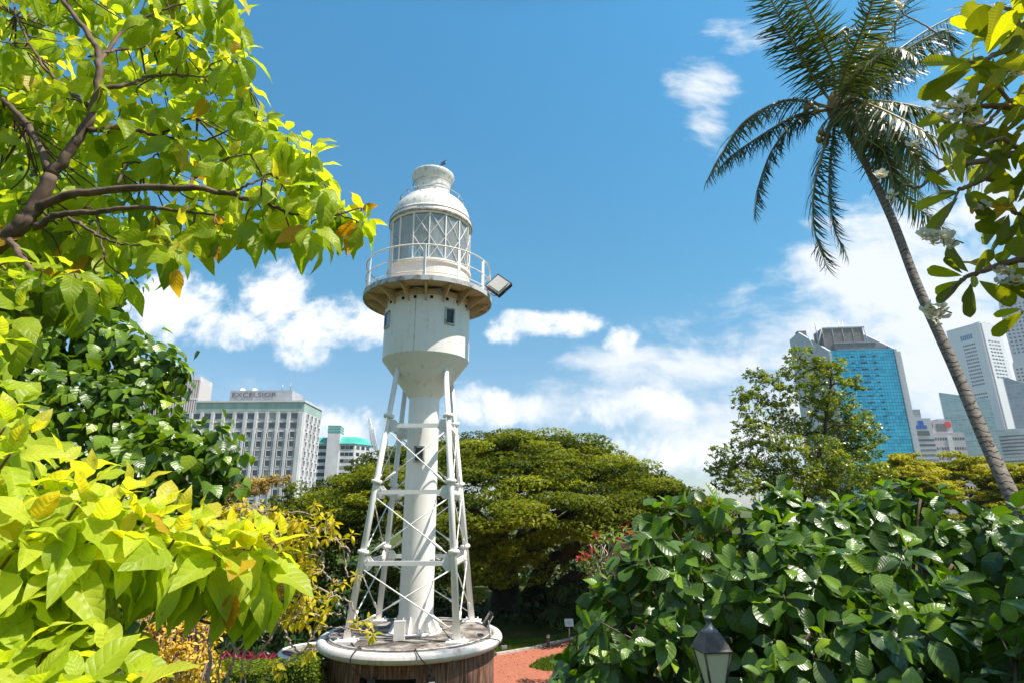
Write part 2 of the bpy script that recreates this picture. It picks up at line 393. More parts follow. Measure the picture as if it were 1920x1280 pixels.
# drum and cone
d = MB(); d.lathe([(.44, 3.12), (1.275, 4.24), (1.28, 4.25)], A0, 72); d.lathe([(1.28, 4.25), (1.28, 6.02)], A0, 72); d.build('drum', M['white'], LH)
sm = MB(); a = R(263); sm.box((AX + 1.282 * math.cos(a), AY + 1.282 * math.sin(a), 5.1), (.012, .012, 1.72), a); sm.build('drum_seam', M['grey_edge'], LH)
cyl_window(1.283, 308, 5.33, .24, .40, 'drum_window', M['darkglass'])
cyl_window(1.283, 214, 5.33, .24, .40, 'drum_window', M['blueglass'])
for k, az in enumerate((200, 222, 245, 262, 283, 304, 320, 340)):
    a = R(az); v = MB(); v.box((AX + 1.282 * math.cos(a), AY + 1.282 * math.sin(a), 5.84), (.02, .085, .085), a); v.build('vent_hole', M['void'], LH)
# legs: square in plan, drawing in towards the cone
YAW = R(-3.5)
def legpt(i, z):
    t = (z - PZ) / (3.86 - PZ); hw = 1.36 + (.69 - 1.36) * t; q = ((-1, -1), (1, -1), (1, 1), (-1, 1))[i]
    x, y = q[0] * hw, q[1] * hw; yaw = YAW * (1 - t)
    return np.array([AX - .05 * (1 - t) + x * math.cos(yaw) - y * math.sin(yaw), AY + .1 * (1 - t) + x * math.sin(yaw) + y * math.cos(yaw), z])
LEV = [-1.28, .47, 2.24]
for i in range(4):
    l = MB(); l.tube([legpt(i, PZ + .03), legpt(i, 3.95)], [.09, .072], 16); lo = l.build('leg', M['white_clean'], LH)
    for z in LEV:
        c = MB(); c.tube([legpt(i, z + .22), legpt(i, z + .25), legpt(i, z + .29), legpt(i, z + .32)], [.13, .15, .15, .13], 16); c.build('collar', M['white_clean'], lo)
    f = MB(); p = legpt(i, PZ); f.box((p[0], p[1], PZ + .02), (.52, .42, .035), YAW); f.box((p[0], p[1], PZ + .045), (.34, .3, .03), YAW)
    for q in ((.16, .13), (-.16, .13), (.16, -.13), (-.16, -.13)): f.tube([(p[0] + q[0], p[1] + q[1], PZ + .03), (p[0] + q[0], p[1] + q[1], PZ + .10)], .02, 8)
    f.build('foot_plate', M['white_clean'], lo)
def gusset_plate(i, j, z):
    p = legpt(i, z); q = legpt(j, z); dr_ = (q - p) / np.linalg.norm(q - p); n = np.cross(dr_, [0, 0, 1.]); n /= np.linalg.norm(n)
    c = p + dr_ * .17; u = np.array([0, 0, 1.])
    P = [c - dr_ * .10 - u * .17, c + dr_ * .05 - u * .17, c + dr_ * .14 - u * .06, c + dr_ * .14 + u * .06, c + dr_ * .05 + u * .17, c - dr_ * .10 + u * .17]
    g_ = MB(); g_.prism([x - n * .02 for x in P], n * .04)
    for sg in (-1, 1): g_.tube([c + u * .09 * sg - n * .05, c + u * .09 * sg + n * .05], .022, 8)
    g_.build('gusset_plate', M['white_clean'], LH)
for i in range(4):
    j = (i + 1) % 4
    for z in LEV:
        p, q = legpt(i, z), legpt(j, z); dd = (q - p) / np.linalg.norm(q - p)
        st_ = MB(); c = (p + q) / 2; L = np.linalg.norm(q - p) - .2
        st_.box(c, (L, .08, .11), math.atan2(dd[1], dd[0])); st_.build('strut', M['white_clean'], LH)
        gusset_plate(i, j, z); gusset_plate(j, i, z)
    zs = [PZ + .12] + LEV
    for k in range(3):
        for a_, b_ in ((i, j), (j, i)):
            p = legpt(a_, zs[k] + .1); q = legpt(b_, zs[k + 1] - .1); e = (q - p); e /= np.linalg.norm(e)
            off = np.cross(e, [0, 0, 1.]); off = off / np.linalg.norm(off) * (.025 if a_ == i else -.025)
            t_ = MB(); t_.tube([p + e * .12 + off, q - e * .12 + off], .017, 8)
            m0 = p + (q - p) * .2; t_.tube([m0 + off - e * .17, m0 + off - e * .12, m0 + off + e * .12, m0 + off + e * .17], [.018, .036, .036, .018], 8)
            t_.build('brace_rod', M['white_clean'], LH)
# a pair of thin inner tie rods to the shaft (back face)
# gallery
GF = 6.17
fl = MB(); fl.lathe([(1.42, GF - .05), (1.89, GF - .05)], A0, 96, False); fl.lathe([(1.2, GF + .0), (1.93, GF + .0)], A0, 96, False); fl.lathe([(1.42, GF - .05), (1.42, GF)], A0, 96)
fl.build('gallery_floor', M['under'], LH)
e = MB(); e.lathe([(1.89, GF - .085), (1.955, GF - .085), (1.955, GF + .055), (1.91, GF + .055), (1.91, GF)], A0, 96, False); e.lathe([(1.89, GF - .085), (1.89, GF - .05)], A0, 96); e.build('gallery_edge', M['grey_edge'], LH)
rg = MB(); rg.lathe([(1.27, GF - .24), (1.33, GF - .24), (1.33, GF - .10), (1.27, GF - .10), (1.27, GF - .24)], A0, 72, False); rg.build('drum_collar', M['under'], LH)
for k in range(16):
    a = 2 * math.pi * k / 16 + R(6); ca, sa = math.cos(a), math.sin(a); t = np.array([-sa, ca, 0]) * .022
    P = [(1.275, GF - .055), (1.82, GF - .055), (1.82, GF - .10), (1.275, GF - .46)]
    P = [np.array([AX + r_ * ca, AY + r_ * sa, z]) for r_, z in P]
    br = MB(); br.prism([p - t for p in P], 2 * t)
    t2 = np.array([-sa, ca, 0]) * .055; Q = [np.array([AX + r_ * ca, AY + r_ * sa, z]) for r_, z in ((1.275, GF - .06), (1.84, GF - .06), (1.84, GF - .085), (1.275, GF - .085))]
    br.prism([p - t2 for p in Q], 2 * t2); br.build('gallery_bracket', M['under'], LH)
# railing: flat posts and three rings
RR = 1.91
for z, rr in ((1.0, .022), (.56, .016), (.17, .016)):
    rimtube(RR, rr, (AX, AY, GF + z), nmin=8).build('rail_ring', M['white_clean'], LH)
for k in range(12):
    a = R(30 * k + 4.5); ca, sa = math.cos(a), math.sin(a); p = MB()
    p.box((AX + RR * ca, AY + RR * sa, GF + .5), (.025, .085, 1.0), a - (.55 if k % 2 else .0)); p.build('rail_post', M['white_clean'], LH)
# lantern
LR = 1.25
pl = MB(); pl.lathe([(LR + .05, 0), (LR + .05, .06), (LR, .06), (LR, .80), (LR + .05, .81), (LR + .05, .88), (LR - .05, .88), (LR - .05, .7)], (AX, AY, GF), 72, False); pl.build('lantern_plinth', M['white'], LH)
gb, gt = GF + .88, 8.58
lg = MB(); lg.lathe([(LR - .02, gb), (LR - .02, gt)], A0, 72); lg.build('lantern_glass', M['glass'], LH)
NB = 16; pitch = 2 * math.pi / NB; H = gt - gb
vb = MB()
for k in range(NB):
    a = k * pitch + .12; vb.box((AX + LR * math.cos(a), AY + LR * math.sin(a), (gb + gt) / 2), (.04, .034, H), a)
for z in (gb, gt): vb.lathe([(LR - .03, z - .03), (LR + .03, z - .03), (LR + .03, z + .03), (LR - .03, z + .03), (LR - .03, z - .03)], A0, 64, False)
vb.build('glazing_post', M['white_clean'], LH)
# diagonal astragals, leaving the landward bays with plain panes
db = MB()
for k in range(NB):
    a = k * pitch + .12; am = math.degrees(a + pitch / 2) % 360
    if 175 < am < 262: continue
    for s0 in (0, 1):
        for h0, h1 in ((0, .5), (.5, 1.0)) :
            a0_, a1_ = (a, a + pitch) if s0 else (a + pitch, a)
            pts = [(AX + LR * math.cos(a0_ + (a1_ - a0_) * t), AY + LR * math.sin(a0_ + (a1_ - a0_) * t), gb + H * (h0 + (h1 - h0) * t)) for t in np.linspace(0, 1, 4)]
            db.tube(pts, .0095, 6, False)
db.build('diagonal_glazing_bar', M['white_clean'], LH)
# inside the lantern
inn = MB(); inn.lathe([(.0, gb), (LR - .08, gb)], A0, 40, False); inn.build('lantern_floor', M['white_clean'], LH)
ln = MB(); ln.lathe([(.12, 0), (.12, .45), (.30, .5), (.30, .95), (.2, 1.1), (.0, 1.15)], (AX, AY, gb), 32); ln.lathe([(.2, .1), (.2, .4)], (AX + .1, AY, gb), 20); ln.build('lamp_lens', glass('lens_glass', (.8, .9, .9), .1, .3), LH)
pp = MB()
for a in (60, 170, 290): pp.tube([(AX + .85 * math.cos(R(a)), AY + .85 * math.sin(R(a)), gb), (AX + .85 * math.cos(R(a)), AY + .85 * math.sin(R(a)), gt)], .09, 14)
pp.build('inner_pipe', M['white_clean'], LH)
cu = MB(); cu.lathe([(0, gt + .05), (.7, gt + .02), (LR - .06, gt - .05)], A0, 48); cu.build('lantern_ceiling', M['white'], LH)
# dome and cap
dm = MB(); prof = [(LR + .02, 8.56), (LR + .05, 8.58), (LR + .05, 8.78), (LR, 8.81)]
for t in np.linspace(0, 1, 12): an = t * R(62); prof.append((LR * math.cos(an) * 1.0, 8.81 + 1.05 * math.sin(an)))
prof += [(.565, 9.78)]
dm.lathe(prof, A0, 72); dm.build('dome', M['dome'], LH)
db2 = MB(); db2.lathe([(LR + .055, 8.59), (LR + .075, 8.61), (LR + .075, 8.66), (LR + .055, 8.68)], A0, 72, False); db2.lathe([(LR + .045, 8.785), (LR + .065, 8.795), (LR + .045, 8.815)], A0, 72, False); db2.build('dome_band', M['rust'], LH)
nk = MB(); nk.lathe([(.565, 9.66), (.555, 10.12), (.575, 10.22), (.66, 10.40), (.70, 10.50), (.69, 10.55), (.64, 10.57), (.3, 10.60), (0, 10.61)], A0, 56); nk.build('vent_cap', M['dome'], LH)
rimtube(1.02, .014, (AX, AY, 9.60), nmin=6).build('dome_rail', M['grey_edge'], LH)
ds = MB()
for k in range(14):
    a = 2 * math.pi * k / 14; ds.tube([(AX + .96 * math.cos(a), AY + .96 * math.sin(a), 9.33), (AX + 1.02 * math.cos(a), AY + 1.02 * math.sin(a), 9.60)], .011, 6)
ds.build('dome_rail_post', M['grey_edge'], LH)
rimtube(.635, .011, (AX, AY, 10.18), nmin=6).build('cap_rail', M['rust'], LH)
for k in range(8):
    pass
wvn = MB(); wvn.tube([(AX, AY, 10.55), (AX, AY, 11.2)], [.022, .01], 8); wvn.tube([(AX - .33, AY, 10.73), (AX + .28, AY, 11.05)], .011, 6)
wvn.prism([(AX + .18, AY - .006, 10.95), (AX + .24, AY - .006, 11.08), (AX + .42, AY - .006, 11.20), (AX + .36, AY - .006, 11.09), (AX + .42, AY - .006, 11.03)], (0, .012, 0))
wvn.prism([(AX - .30, AY - .006, 10.77), (AX - .30, AY - .006, 10.72), (AX - .38, AY - .006, 10.69)], (0, .012, 0)); wvn.build('weather_vane', plain('dark_blue_metal', (.05, .09, .13), .5, .5), LH)

# things on the lighthouse
def floodlight(loc, aim, size, label, arm, roll=0.0):
    t = thing('floodlight', loc, label, 'floodlight', 'floodlights on the lighthouse')
    loc = np.array(loc, float); aim = np.array(aim, float) / np.linalg.norm(aim)
    q = Vector(aim).to_track_quat('Y', 'Z').to_matrix() @ Matrix.Rotation(R(roll), 3, 'Y')
    hd = MB(); c = loc + np.array(arm)
    hd.box(c, (size, size * .22, size * .95), M=q); hd.box(c - aim * size * .16, (size * .8, size * .12, size * .75), M=q); hd.build('housing', M['grey_box'], t)
    fr = MB()
    for sx_ in (-1, 1):
        o = q @ Vector((sx_ * size * .5, 0, 0)); fr.box(c + np.array(o), (.02, size * .26, size * 1.0), M=q)
        o = q @ Vector((0, 0, sx_ * size * .485)); fr.box(c + np.array(o), (size * .97, size * .26, .02), M=q)
    fr.build('frame', M['black'], t)
    gl = MB(); gl.box(c + aim * size * .115, (size * .9, .008, size * .86), M=q); gl.build('lens', M['darkglass'], t)
    br = MB(); sxv = np.array(q @ Vector((size * .54, 0, 0)))
    br.tube([c + sxv, loc + sxv * .5, loc, loc - sxv * .5, c - sxv], .014, 6); br.build('bracket', M['steel'], t)
    return t
M['grey_box'] = plain('pale_grey_housing', (.62, .58, .54), .5)
floodlight((AX + 2.0 * math.cos(R(-14)), AY + 2.0 * math.sin(R(-14)), GF + .06), (.12, .95, -.25), .56, 'square floodlight on a bracket outside the lighthouse gallery rail', (.25, -.07, .22), 42)
p1 = atZ(918, 1190, PZ); floodlight((p1[0], p1[1], PZ + .02), (-.8, -.1, .5), .34, 'small tilted floodlight at the right edge of the round platform', (-.05, 0, .36))
p1 = atZ(653, 1166, PZ); floodlight((p1[0], p1[1], PZ + .02), (.8, .3, .5), .32, 'small tilted floodlight behind the front left leg on the round platform', (0, 0, .30))
p1 = atZ(748, 1201, PZ)
jb = thing('junction_box', (p1[0], p1[1], PZ), 'white electrical box at the foot of the lighthouse shaft', 'electrical box')
x = MB(); x.box((p1[0], p1[1], PZ + .22), (.26, .16, .40), .05); x.build('box_body', M['white_clean'], jb)
x = MB(); x.box((p1[0], p1[1], PZ + .44), (.27, .16, .03), .05); x.build('lid', M['white_clean'], jb)
x = MB(); x.tube([(p1[0] - .08, p1[1] - .2, PZ + .01), (p1[0] - .08, p1[1] - .03, PZ + .01), (p1[0] - .08, p1[1], PZ + .05)], .01, 6); x.build('conduit', M['steel'], jb)
def cable(pts, r_, label, mat):
    o = MB().tube(catmull(pts, 6), r_, 6).build('cable', mat); tag(o, label, 'cable', 'cables on the lighthouse base')
def rimp(az, dz=0, rr=2.38): return np.array([PC[0] + rr * math.cos(R(az)), PC[1] + rr * math.sin(R(az)), PZ + dz])
cable([rimp(247, .04, 2.1), rimp(247, .06, 2.25), rimp(246, -.1, 2.41), rimp(247, -.3, 2.36), rimp(252, -.52, 2.2), rimp(259, -.56, 2.2)], .014, 'black cable hanging over the white rim left of the doorway', M['black'])
cable([rimp(282, .04, 2.0), rimp(282, .05, 2.25), rimp(284, -.06, 2.4), rimp(288, -.24, 2.38), rimp(292, -.42, 2.2)], .014, 'black cable hanging over the white rim right of the doorway', M['black'])
cable([rimp(330, .03, 2.12), rimp(336, .03, 2.2), rimp(343, -.05, 2.39), rimp(344, -.2, 2.37)], .012, 'short black cable over the right end of the white rim', M['black'])
cable([rimp(235, .02, 1.9), rimp(225, .02, 1.75), rimp(205, .02, 1.7), rimp(185, .02, 1.85), rimp(165, .02, 1.9)], .012, 'thin cable lying along the left of the platform', M['black'])
cable([rimp(300, .02, 1.3), rimp(285, .02, 1.35), rimp(265, .02, 1.1), rimp(250, .02, 1.5), rimp(240, .02, 1.95)], .011, 'thin cable curling across the front of the platform', M['black'])
def wallspot(az, label):
    p = rimp(az, -.5, 2.14); t = thing('wall_spotlight', p, label, 'spotlight', 'spotlights under the rim'); ca, sa = math.cos(R(az)), math.sin(R(az))
    MB().tube([p, p + np.array([ca, sa, 0]) * .10, p + np.array([ca, sa, 0]) * .13 + np.array([0, 0, -.02])], .02, 8).build('bracket', M['black'], t)
    MB().box(p + np.array([ca * .16, sa * .16, -.04]), (.10, .17, .08), R(az)).build('housing', M['black'], t)
    MB().box(p + np.array([ca * .19, sa * .19, -.085]), (.10, .13, .015), R(az)).build('lens', M['grey_box'], t)
wallspot(258, 'small black spotlight under the rim above the dark doorway'); wallspot(291, 'small black spotlight under the rim right of the doorway'); wallspot(197, 'small black spotlight under the far left of the rim')

# low round plinth behind, left of the base
q = atY(592, 1216, 20.0)
rp = thing('round_planter', (q[0], q[1], GZ), 'low round brown planter with a white rim behind the lighthouse base', 'planter')
MB().lathe([(1.02, GZ), (1.02, q[2] - .1)], (q[0], q[1], 0), 60).build('planter_wall', plain('red_brown_wall', (.22, .09, .06), .7, col2=(.12, .05, .035), nscale=2), rp)
rimtube(1.05, .07, (q[0], q[1], q[2] - .06), nmin=10).build('planter_rim', M['white'], rp)
MB().lathe([(0, q[2] - .02), (1.03, q[2] - .02)], (q[0], q[1], 0), 60, False).build('planter_top', M['concrete'], rp)

# ------------------------------------------------------------------ lamp posts
def lamp_post(top, ground, s, label, rot=0.0):
    """square tapered lantern on a post; top = tip of the finial, s = overall lantern height"""
    x, y, z = top; t = thing('lamp_post', (x, y, ground), label, 'street lamp')
    def sq(rings, smooth=False):
        V = []; 
        for (r_, zz) in rings:
            for k in range(4):
                a = rot + math.pi / 4 + k * math.pi / 2; V.append((x + r_ * math.cos(a) * 1.414, y + r_ * math.sin(a) * 1.414, z + zz * s))
        F = [(i * 4 + k, i * 4 + (k + 1) % 4, i * 4 + 4 + (k + 1) % 4, i * 4 + 4 + k) for i in range(len(rings) - 1) for k in range(4)]
        F += [(3, 2, 1, 0), tuple(len(rings) * 4 - 4 + k for k in range(4))]
        m_ = MB(); m_.add(V, F); return m_
    W = .205 * s
    sq([(W * 1.06, -.475), (W * 1.10, -.455), (W * 1.02, -.43), (W * .60, -.245), (W * .56, -.225)]).build('lamp_roof', M['lampmetal'], t)
    fn = MB(); fn.lathe([(W * .58, -.225), (W * .56, -.20), (W * .36, -.165), (W * .2, -.12), (W * .16, -.07), (W * .2, -.055)], (0, 0, 0), 4)
    f2 = MB(); f2.lathe([(r_ * 1.0, zz * s) for r_, zz in ((W * .62, -.225), (W * .6, -.2), (W * .36, -.165), (W * .22, -.12), (W * .15, -.07), (W * .30, -.05), (W * .34, -.03), (W * .26, -.008), (0, 0))], (x, y, z), 24); f2.build('finial', M['lampfinial'], t)
    sq([(W * .52, -.955), (W * .50, -.95), (W * .93, -.478), (W * .93, -.472)]).build('lamp_glass', M['lampglass'], t)
    fr = MB()
    for k in range(4):
        a = rot + math.pi / 4 + k * math.pi / 2; c_, s_ = math.cos(a) * 1.414, math.sin(a) * 1.414
        fr.tube([(x + W * .54 * c_, y + W * .54 * s_, z - .965 * s), (x + W * .97 * c_, y + W * .97 * s_, z - .47 * s)], .018 * s, 6)
    fr.build('frame', M['lampmetal'], t)
    sq([(W * .30, -1.02), (W * .5, -.99), (W * .56, -.965), (W * .56, -.95)]).build('lamp_base', M['lampmetal'], t)
    ps = MB(); ps.lathe([(.10, 0), (.10, .3), (.07, .36), (.045, .42), (.035, z - s - ground - .12), (.055, z - s - ground - .08), (.03, z - s * 1.0 - ground)], (x, y, ground), 20); ps.build('post', M['lampmetal'], t)
    return t
M['lampmetal'] = plain('lamp_grey_metal', (.085, .075, .075), .5, .2, .5, col2=(.18, .15, .145), nscale=14)
M['lampfinial'] = plain('lamp_grey_finial', (.18, .19, .21), .4, .3)
M['lampglass'] = plain('frosted_lamp_glass', (.80, .76, .56), .35, 0, .4)
tp = atY(1328, 1153, 4.55); lamp_post(tp, gheight(tp[0], tp[1]), .48, 'grey lantern lamp with pale glass in front of the large-leaved hedge', R(8))
tp = atY(661, 1116, 24.0); lamp_post(tp, GZ, .75, 'white-glazed lamp half hidden behind the front left lighthouse leg', R(20))

# small things along the path
p = atZ(1068, 1203, GZ); sp = thing('information_sign', (p[0], p[1], GZ), 'white information panel on a thin post beside the red path', 'sign')
MB().tube([(p[0], p[1], GZ), (p[0], p[1], GZ + .62)], .025, 8).build('post', M['steel'], sp)
MB().box((p[0], p[1], GZ + .72), (.36, .03, .32), M=Matrix.Rotation(R(-38), 3, 'X')).build('panel', plain('sign_panel', (.7, .7, .68), .4, col2=(.45, .46, .46), nscale=5), sp)
p = atZ(1028, 1212, GZ); bl = thing('bollard_light', (p[0], p[1], GZ), 'short dark bollard light on the grass beside the path', 'bollard')
MB().lathe([(.07, 0), (.07, .3), (.085, .31), (.085, .33)], (p[0], p[1], GZ), 20).build('post', M['lampmetal'], bl)
MB().lathe([(.06, .33), (.06, .40)], (p[0], p[1], GZ), 20).build('lens', M['lampglass'], bl)
MB().lathe([(.09, .40), (.09, .43), (0, .45)], (p[0], p[1], GZ), 20).build('cap', M['lampmetal'], bl)
p = atZ(945, 1220, GZ); gs_ = thing('ground_spotlight', (p[0], p[1], GZ), 'small grey spotlight on the grass right of the lighthouse base', 'spotlight')
MB().tube([(p[0], p[1], GZ), (p[0], p[1], GZ + .1)], .02, 6).build('stake', M['black'], gs_)
MB().box((p[0], p[1], GZ + .14), (.22, .12, .12), .3).build('housing', M['steel'], gs_)

# ------------------------------------------------------------------ buildings far off
def reach(P, d, px):
    d = np.array(d, float); k = (px - 960) / FPX
    return (k * (P @ CF) - P @ CR) / (d @ CR - k * (d @ CF))
def hgt(px, py, P):
    """height of the point seen at px,py that stands over P"""
    d = ray(px, py); return d[2] * P[1] / d[1] - GZ
class Bld:
    def __init__(s, name, px, py, D, rotz, label, group='distant city buildings'):
        s.P = atY(px, py, D); s.H = s.P[2] - GZ; s.rz = R(rotz)
        s.ex = np.array([math.cos(s.rz), math.sin(s.rz), 0]); s.ey = np.array([-math.sin(s.rz), math.cos(s.rz), 0])
        s.root = thing(name, (s.P[0], s.P[1], GZ), label, 'building', group, s.rz); s.nw = 0; s.rest = {}
    def wx(s, px): return reach(s.P, s.ex, px)
    def wy(s, px): return reach(s.P, s.ey, px)
    def part(s, name, mat, mb): return mb.build(name, mat, s.root, world=False)
    def windows(s, face, cells, w_, h_, pane, frame=None, fw=.2, depth=.25, name='window', off=0.0):
        """face: (origin, direction angle); cells: (u, v) centres"""
        (ox, oy), ang = face; a = R(ang); c_, s_ = math.cos(a), math.sin(a)
        pm = MB(); pm.box((0, -.03 - off, 0), (w_, .06, h_))
        fmb = MB()
        if frame:
            for sg in (-1, 1):
                fmb.box((0, -depth / 2 - off, sg * (h_ / 2 + fw / 2)), (w_ + 2 * fw, depth, fw)); fmb.box((sg * (w_ / 2 + fw / 2), -depth / 2 - off, 0), (fw, depth, h_))
        pme = fme = None
        for (u, v) in cells:
            loc = (ox + c_ * u, oy + s_ * u, v)
            if s.nw < 100:
                s.nw += 1
                if frame:
                    if fme is None:
                        o = fmb.build(name, frame, s.root, world=False); fme = o.data; p = pm.build('pane', pane, o, world=False); pme = p.data
                    else:
                        o = bpy.data.objects.new(name, fme); COL.objects.link(o); o.parent = s.root
                        p = bpy.data.objects.new('pane', pme); COL.objects.link(p); p.parent = o
                else:
                    if pme is None: o = pm.build(name, pane, s.root, world=False); pme = o.data
                    else: o = bpy.data.objects.new(name, pme); COL.objects.link(o); o.parent = s.root
                o.location = loc; o.rotation_euler = (0, 0, a)
            else:
                for src, mt, key in ((pm, pane, 'window'), (fmb, frame, 'window_frame')):
                    if mt is None or not src.v: continue
                    r_ = s.rest.setdefault((key, mt.name), (MB(), mt, key))[0]
                    r_.add([(loc[0] + c_ * x - s_ * y, loc[1] + s_ * x + c_ * y, loc[2] + z) for x, y, z in src.v], src.f)
    def done(s):
        for (mb, mt, key) in s.rest.values():
            o = mb.build(key, mt, s.root, world=False); o['kind'] = 'stuff'
def slab(name, cols, rough=.6, sp=(1, 1), bw=1.0, col_m=None):
    """facade cladding: panel joints in object space"""
    m, nt, out = new_mat(name); g = G(nt); t = g.n('ShaderNodeTexCoord').outputs['Object']
    sx_ = g.n('ShaderNodeSeparateXYZ'); nt.links.new(t, sx_.inputs[0])
    h = g.math('ADD', sx_.outputs[0], sx_.outputs[1])
    fu = g.math('LESS_THAN', g.math('FRACT', g.math('DIVIDE', h, sp[0])), .04 * bw); fv = g.math('LESS_THAN', g.math('FRACT', g.math('DIVIDE', sx_.outputs[2], sp[1])), .05 * bw)
    ln = g.math('MAXIMUM', fu, fv)
    c = g.mixc(g.noise(t, .05, 3), cols[0], cols[1])
    c = g.mixc(g.math('MULTIPLY', ln, .7), c, col_m or tuple(a * .55 for a in cols[0]))
    b = g.bsdf(c, rough, 0, .4); nt.links.new(b.outputs[0], out.inputs[0]); return m
def curtain(name, c1, c2, joint, sp, rough=.12, metal=.55):
    m, nt, out = new_mat(name); g = G(nt); t = g.n('ShaderNodeTexCoord').outputs['Object']
    s_ = g.n('ShaderNodeSeparateXYZ'); nt.links.new(t, s_.inputs[0]); h = g.math('ADD', s_.outputs[0], s_.outputs[1])
    U_ = g.math('DIVIDE', h, sp[0]); V_ = g.math('DIVIDE', s_.outputs[2], sp[1])
    cc = g.n('ShaderNodeCombineXYZ'); g.put(cc.inputs[0], g.math('FLOOR', U_)); g.put(cc.inputs[1], g.math('FLOOR', V_))
    wn = g.n('ShaderNodeTexWhiteNoise'); nt.links.new(cc.outputs[0], wn.inputs[0])
    ln = g.math('MAXIMUM', g.math('LESS_THAN', g.math('FRACT', U_), .09), g.math('LESS_THAN', g.math('FRACT', V_), .12))
    c = g.mixc(g.math('MULTIPLY', wn.outputs[0], .75), c1, c2)
    c = g.mixc(g.mapr(g.noise(g.scale(t, (.03, .03, .09)), 1.0, 5, .6), .42, .62, 0, .8), c, c2)  # noise patches paint uneven reflections into the glass colour
    c = g.mixc(g.math('MULTIPLY', ln, .85), c, joint)
    b = g.bsdf(c, rough, metal, .6); nt.links.new(b.outputs[0], out.inputs[0]); return m
M['facade_w'] = plain('white_facade', (.66, .645, .66), .7, col2=(.5, .49, .5), nscale=.15)
M['facade_rec'] = plain('grey_recess', (.20, .20, .215), .8)
M['parapet'] = plain('green_grey_parapet', (.36, .47, .42), .7, col2=(.26, .36, .33), nscale=.4, stretch=(1, 1, .1))
M['roofgrey'] = plain('grey_plant_room', (.40, .41, .44), .8, col2=(.30, .31, .33), nscale=.3)

# hotel with the name on its roof
B = Bld('hotel_building', 571, 751, 210, 0, 'pale hotel block with grid windows, green parapet and EXCELSIOR roof sign')
Wd = -B.wx(372); Dp = B.wy(602); H = B.H; pitch = 3.42
body = MB(); body.bb(-Wd, 0, 0, Dp, 0, H - 4.0); B.part('wall', M['facade_rec'], body)
top = MB(); top.bb(-Wd - .3, .3, -.5, Dp + .3, H - 3.9, H - .5); B.part('parapet', M['parapet'], top)
cor = MB(); cor.bb(-Wd - .6, .6, -.9, Dp + .6, H - .5, H + .15); cor.bb(-Wd - .2, .25, -.45, Dp + .2, H - 4.35, H - 3.9)
B.part('cornice', M['facade_w'], cor)
bay = 4.02; rows = 11; z0 = H - 5.6
frm = []
for k in range(rows): frm.append(z0 - k * pitch)
sp_ = MB()
for zc in frm: sp_.bb(-Wd, -.0, -.22, .1, zc - pitch / 2 - .45, zc - pitch / 2 + .45)
sp_.bb(-Wd, 0, -.2, .1, 0, z0 - rows * pitch + .8); B.part('spandrel', M['facade_w'], sp_)
fin = MB()
for k in range(1, 13):
    x = -1.09 + bay - bay * k - bay / 2; top_z = z0 - 2 * pitch + pitch / 2
    if k: fin.bb(x + bay / 2 - .42, x + bay / 2 + .42, -.95, .0, 0, top_z); fin.bb(x + bay / 2 - .55, x + bay / 2 + .55, -.8, 0, top_z, H - 4.3)
fin.bb(-1.05, .12, -.9, .5, 0, H - 4.35); B.part('fin', M['facade_w'], fin)
xs_ = [-3.1 - bay * k for k in range(11)]
B.windows(((0, 0), 0), [(x, z) for z in frm[:2] for x in xs_], 2.5, 2.0, M['darkglass'], M['facade_w'], .14, .35)
B.windows(((0, 0), 0), [(x, z) for z in frm[2:] for x in xs_], 1.75, 2.0, M['darkglass'], M['facade_w'], .30, .6)
sd_ = MB(); sd_.bb(0.0, .35, 0, Dp, 0, H - 4.3); B.part('side_wall', M['facade_w'], sd_)
nb = 4; bw_ = Dp / (nb + .4)
B.windows(((.35, 0), 90), [(bw_ * (j + .75), z) for z in frm for j in range(nb)], 1.7, 2.1, M['darkglass'], M['facade_w'], .2, .5)
rb = MB(); x0, x1 = B.wx(430) , B.wx(545); 
PB = MB(); yb = 6.0; Pn = B.P + B.ey * yb
def wxo(px, yy): return reach(B.P + B.ey * yy, B.ex, px)
x0, x1 = wxo(429, yb), wxo(546, yb); hz = hgt(546, 731, B.P + B.ey * yb)
rb.bb(x0, x1, yb, yb + 12, H - .5, hz); B.part('plant_room', M['roofgrey'], rb)
an = MB()
for px, py in ((526, 719), (541, 716)): an.tube([(wxo(px, yb + 3), yb + 3, hz), (wxo(px, yb + 3), yb + 3, hz + (3.0 if px < 530 else 3.6))], .12, 6)
for k in range(3): an.bb(wxo(538, yb + 3), wxo(545, yb + 3), yb + 2.9, yb + 3, hz + 1.6 + .7 * k, hz + 1.7 + .7 * k)
B.part('antenna', M['steel'], an)
for px in (452, 475):
    dsh = MB(); c_ = wxo(px, yb + 2); dsh.lathe([(0, 0), (.5, .1), (.95, .35)], (0, 0, 0), 24); V = dsh.v; mm = Matrix.Translation((c_, yb + 2, hz + .5)) @ Matrix.Rotation(R(55), 4, 'X') @ Matrix.Rotation(R(20), 4, 'Y')
    dsh.v = [tuple(mm @ Vector(v)) for v in V]; dsh.tube([(c_, yb + 2, hz), (c_, yb + 2, hz + .6)], .12, 6); B.part('satellite_dish', M['facade_w'], dsh)
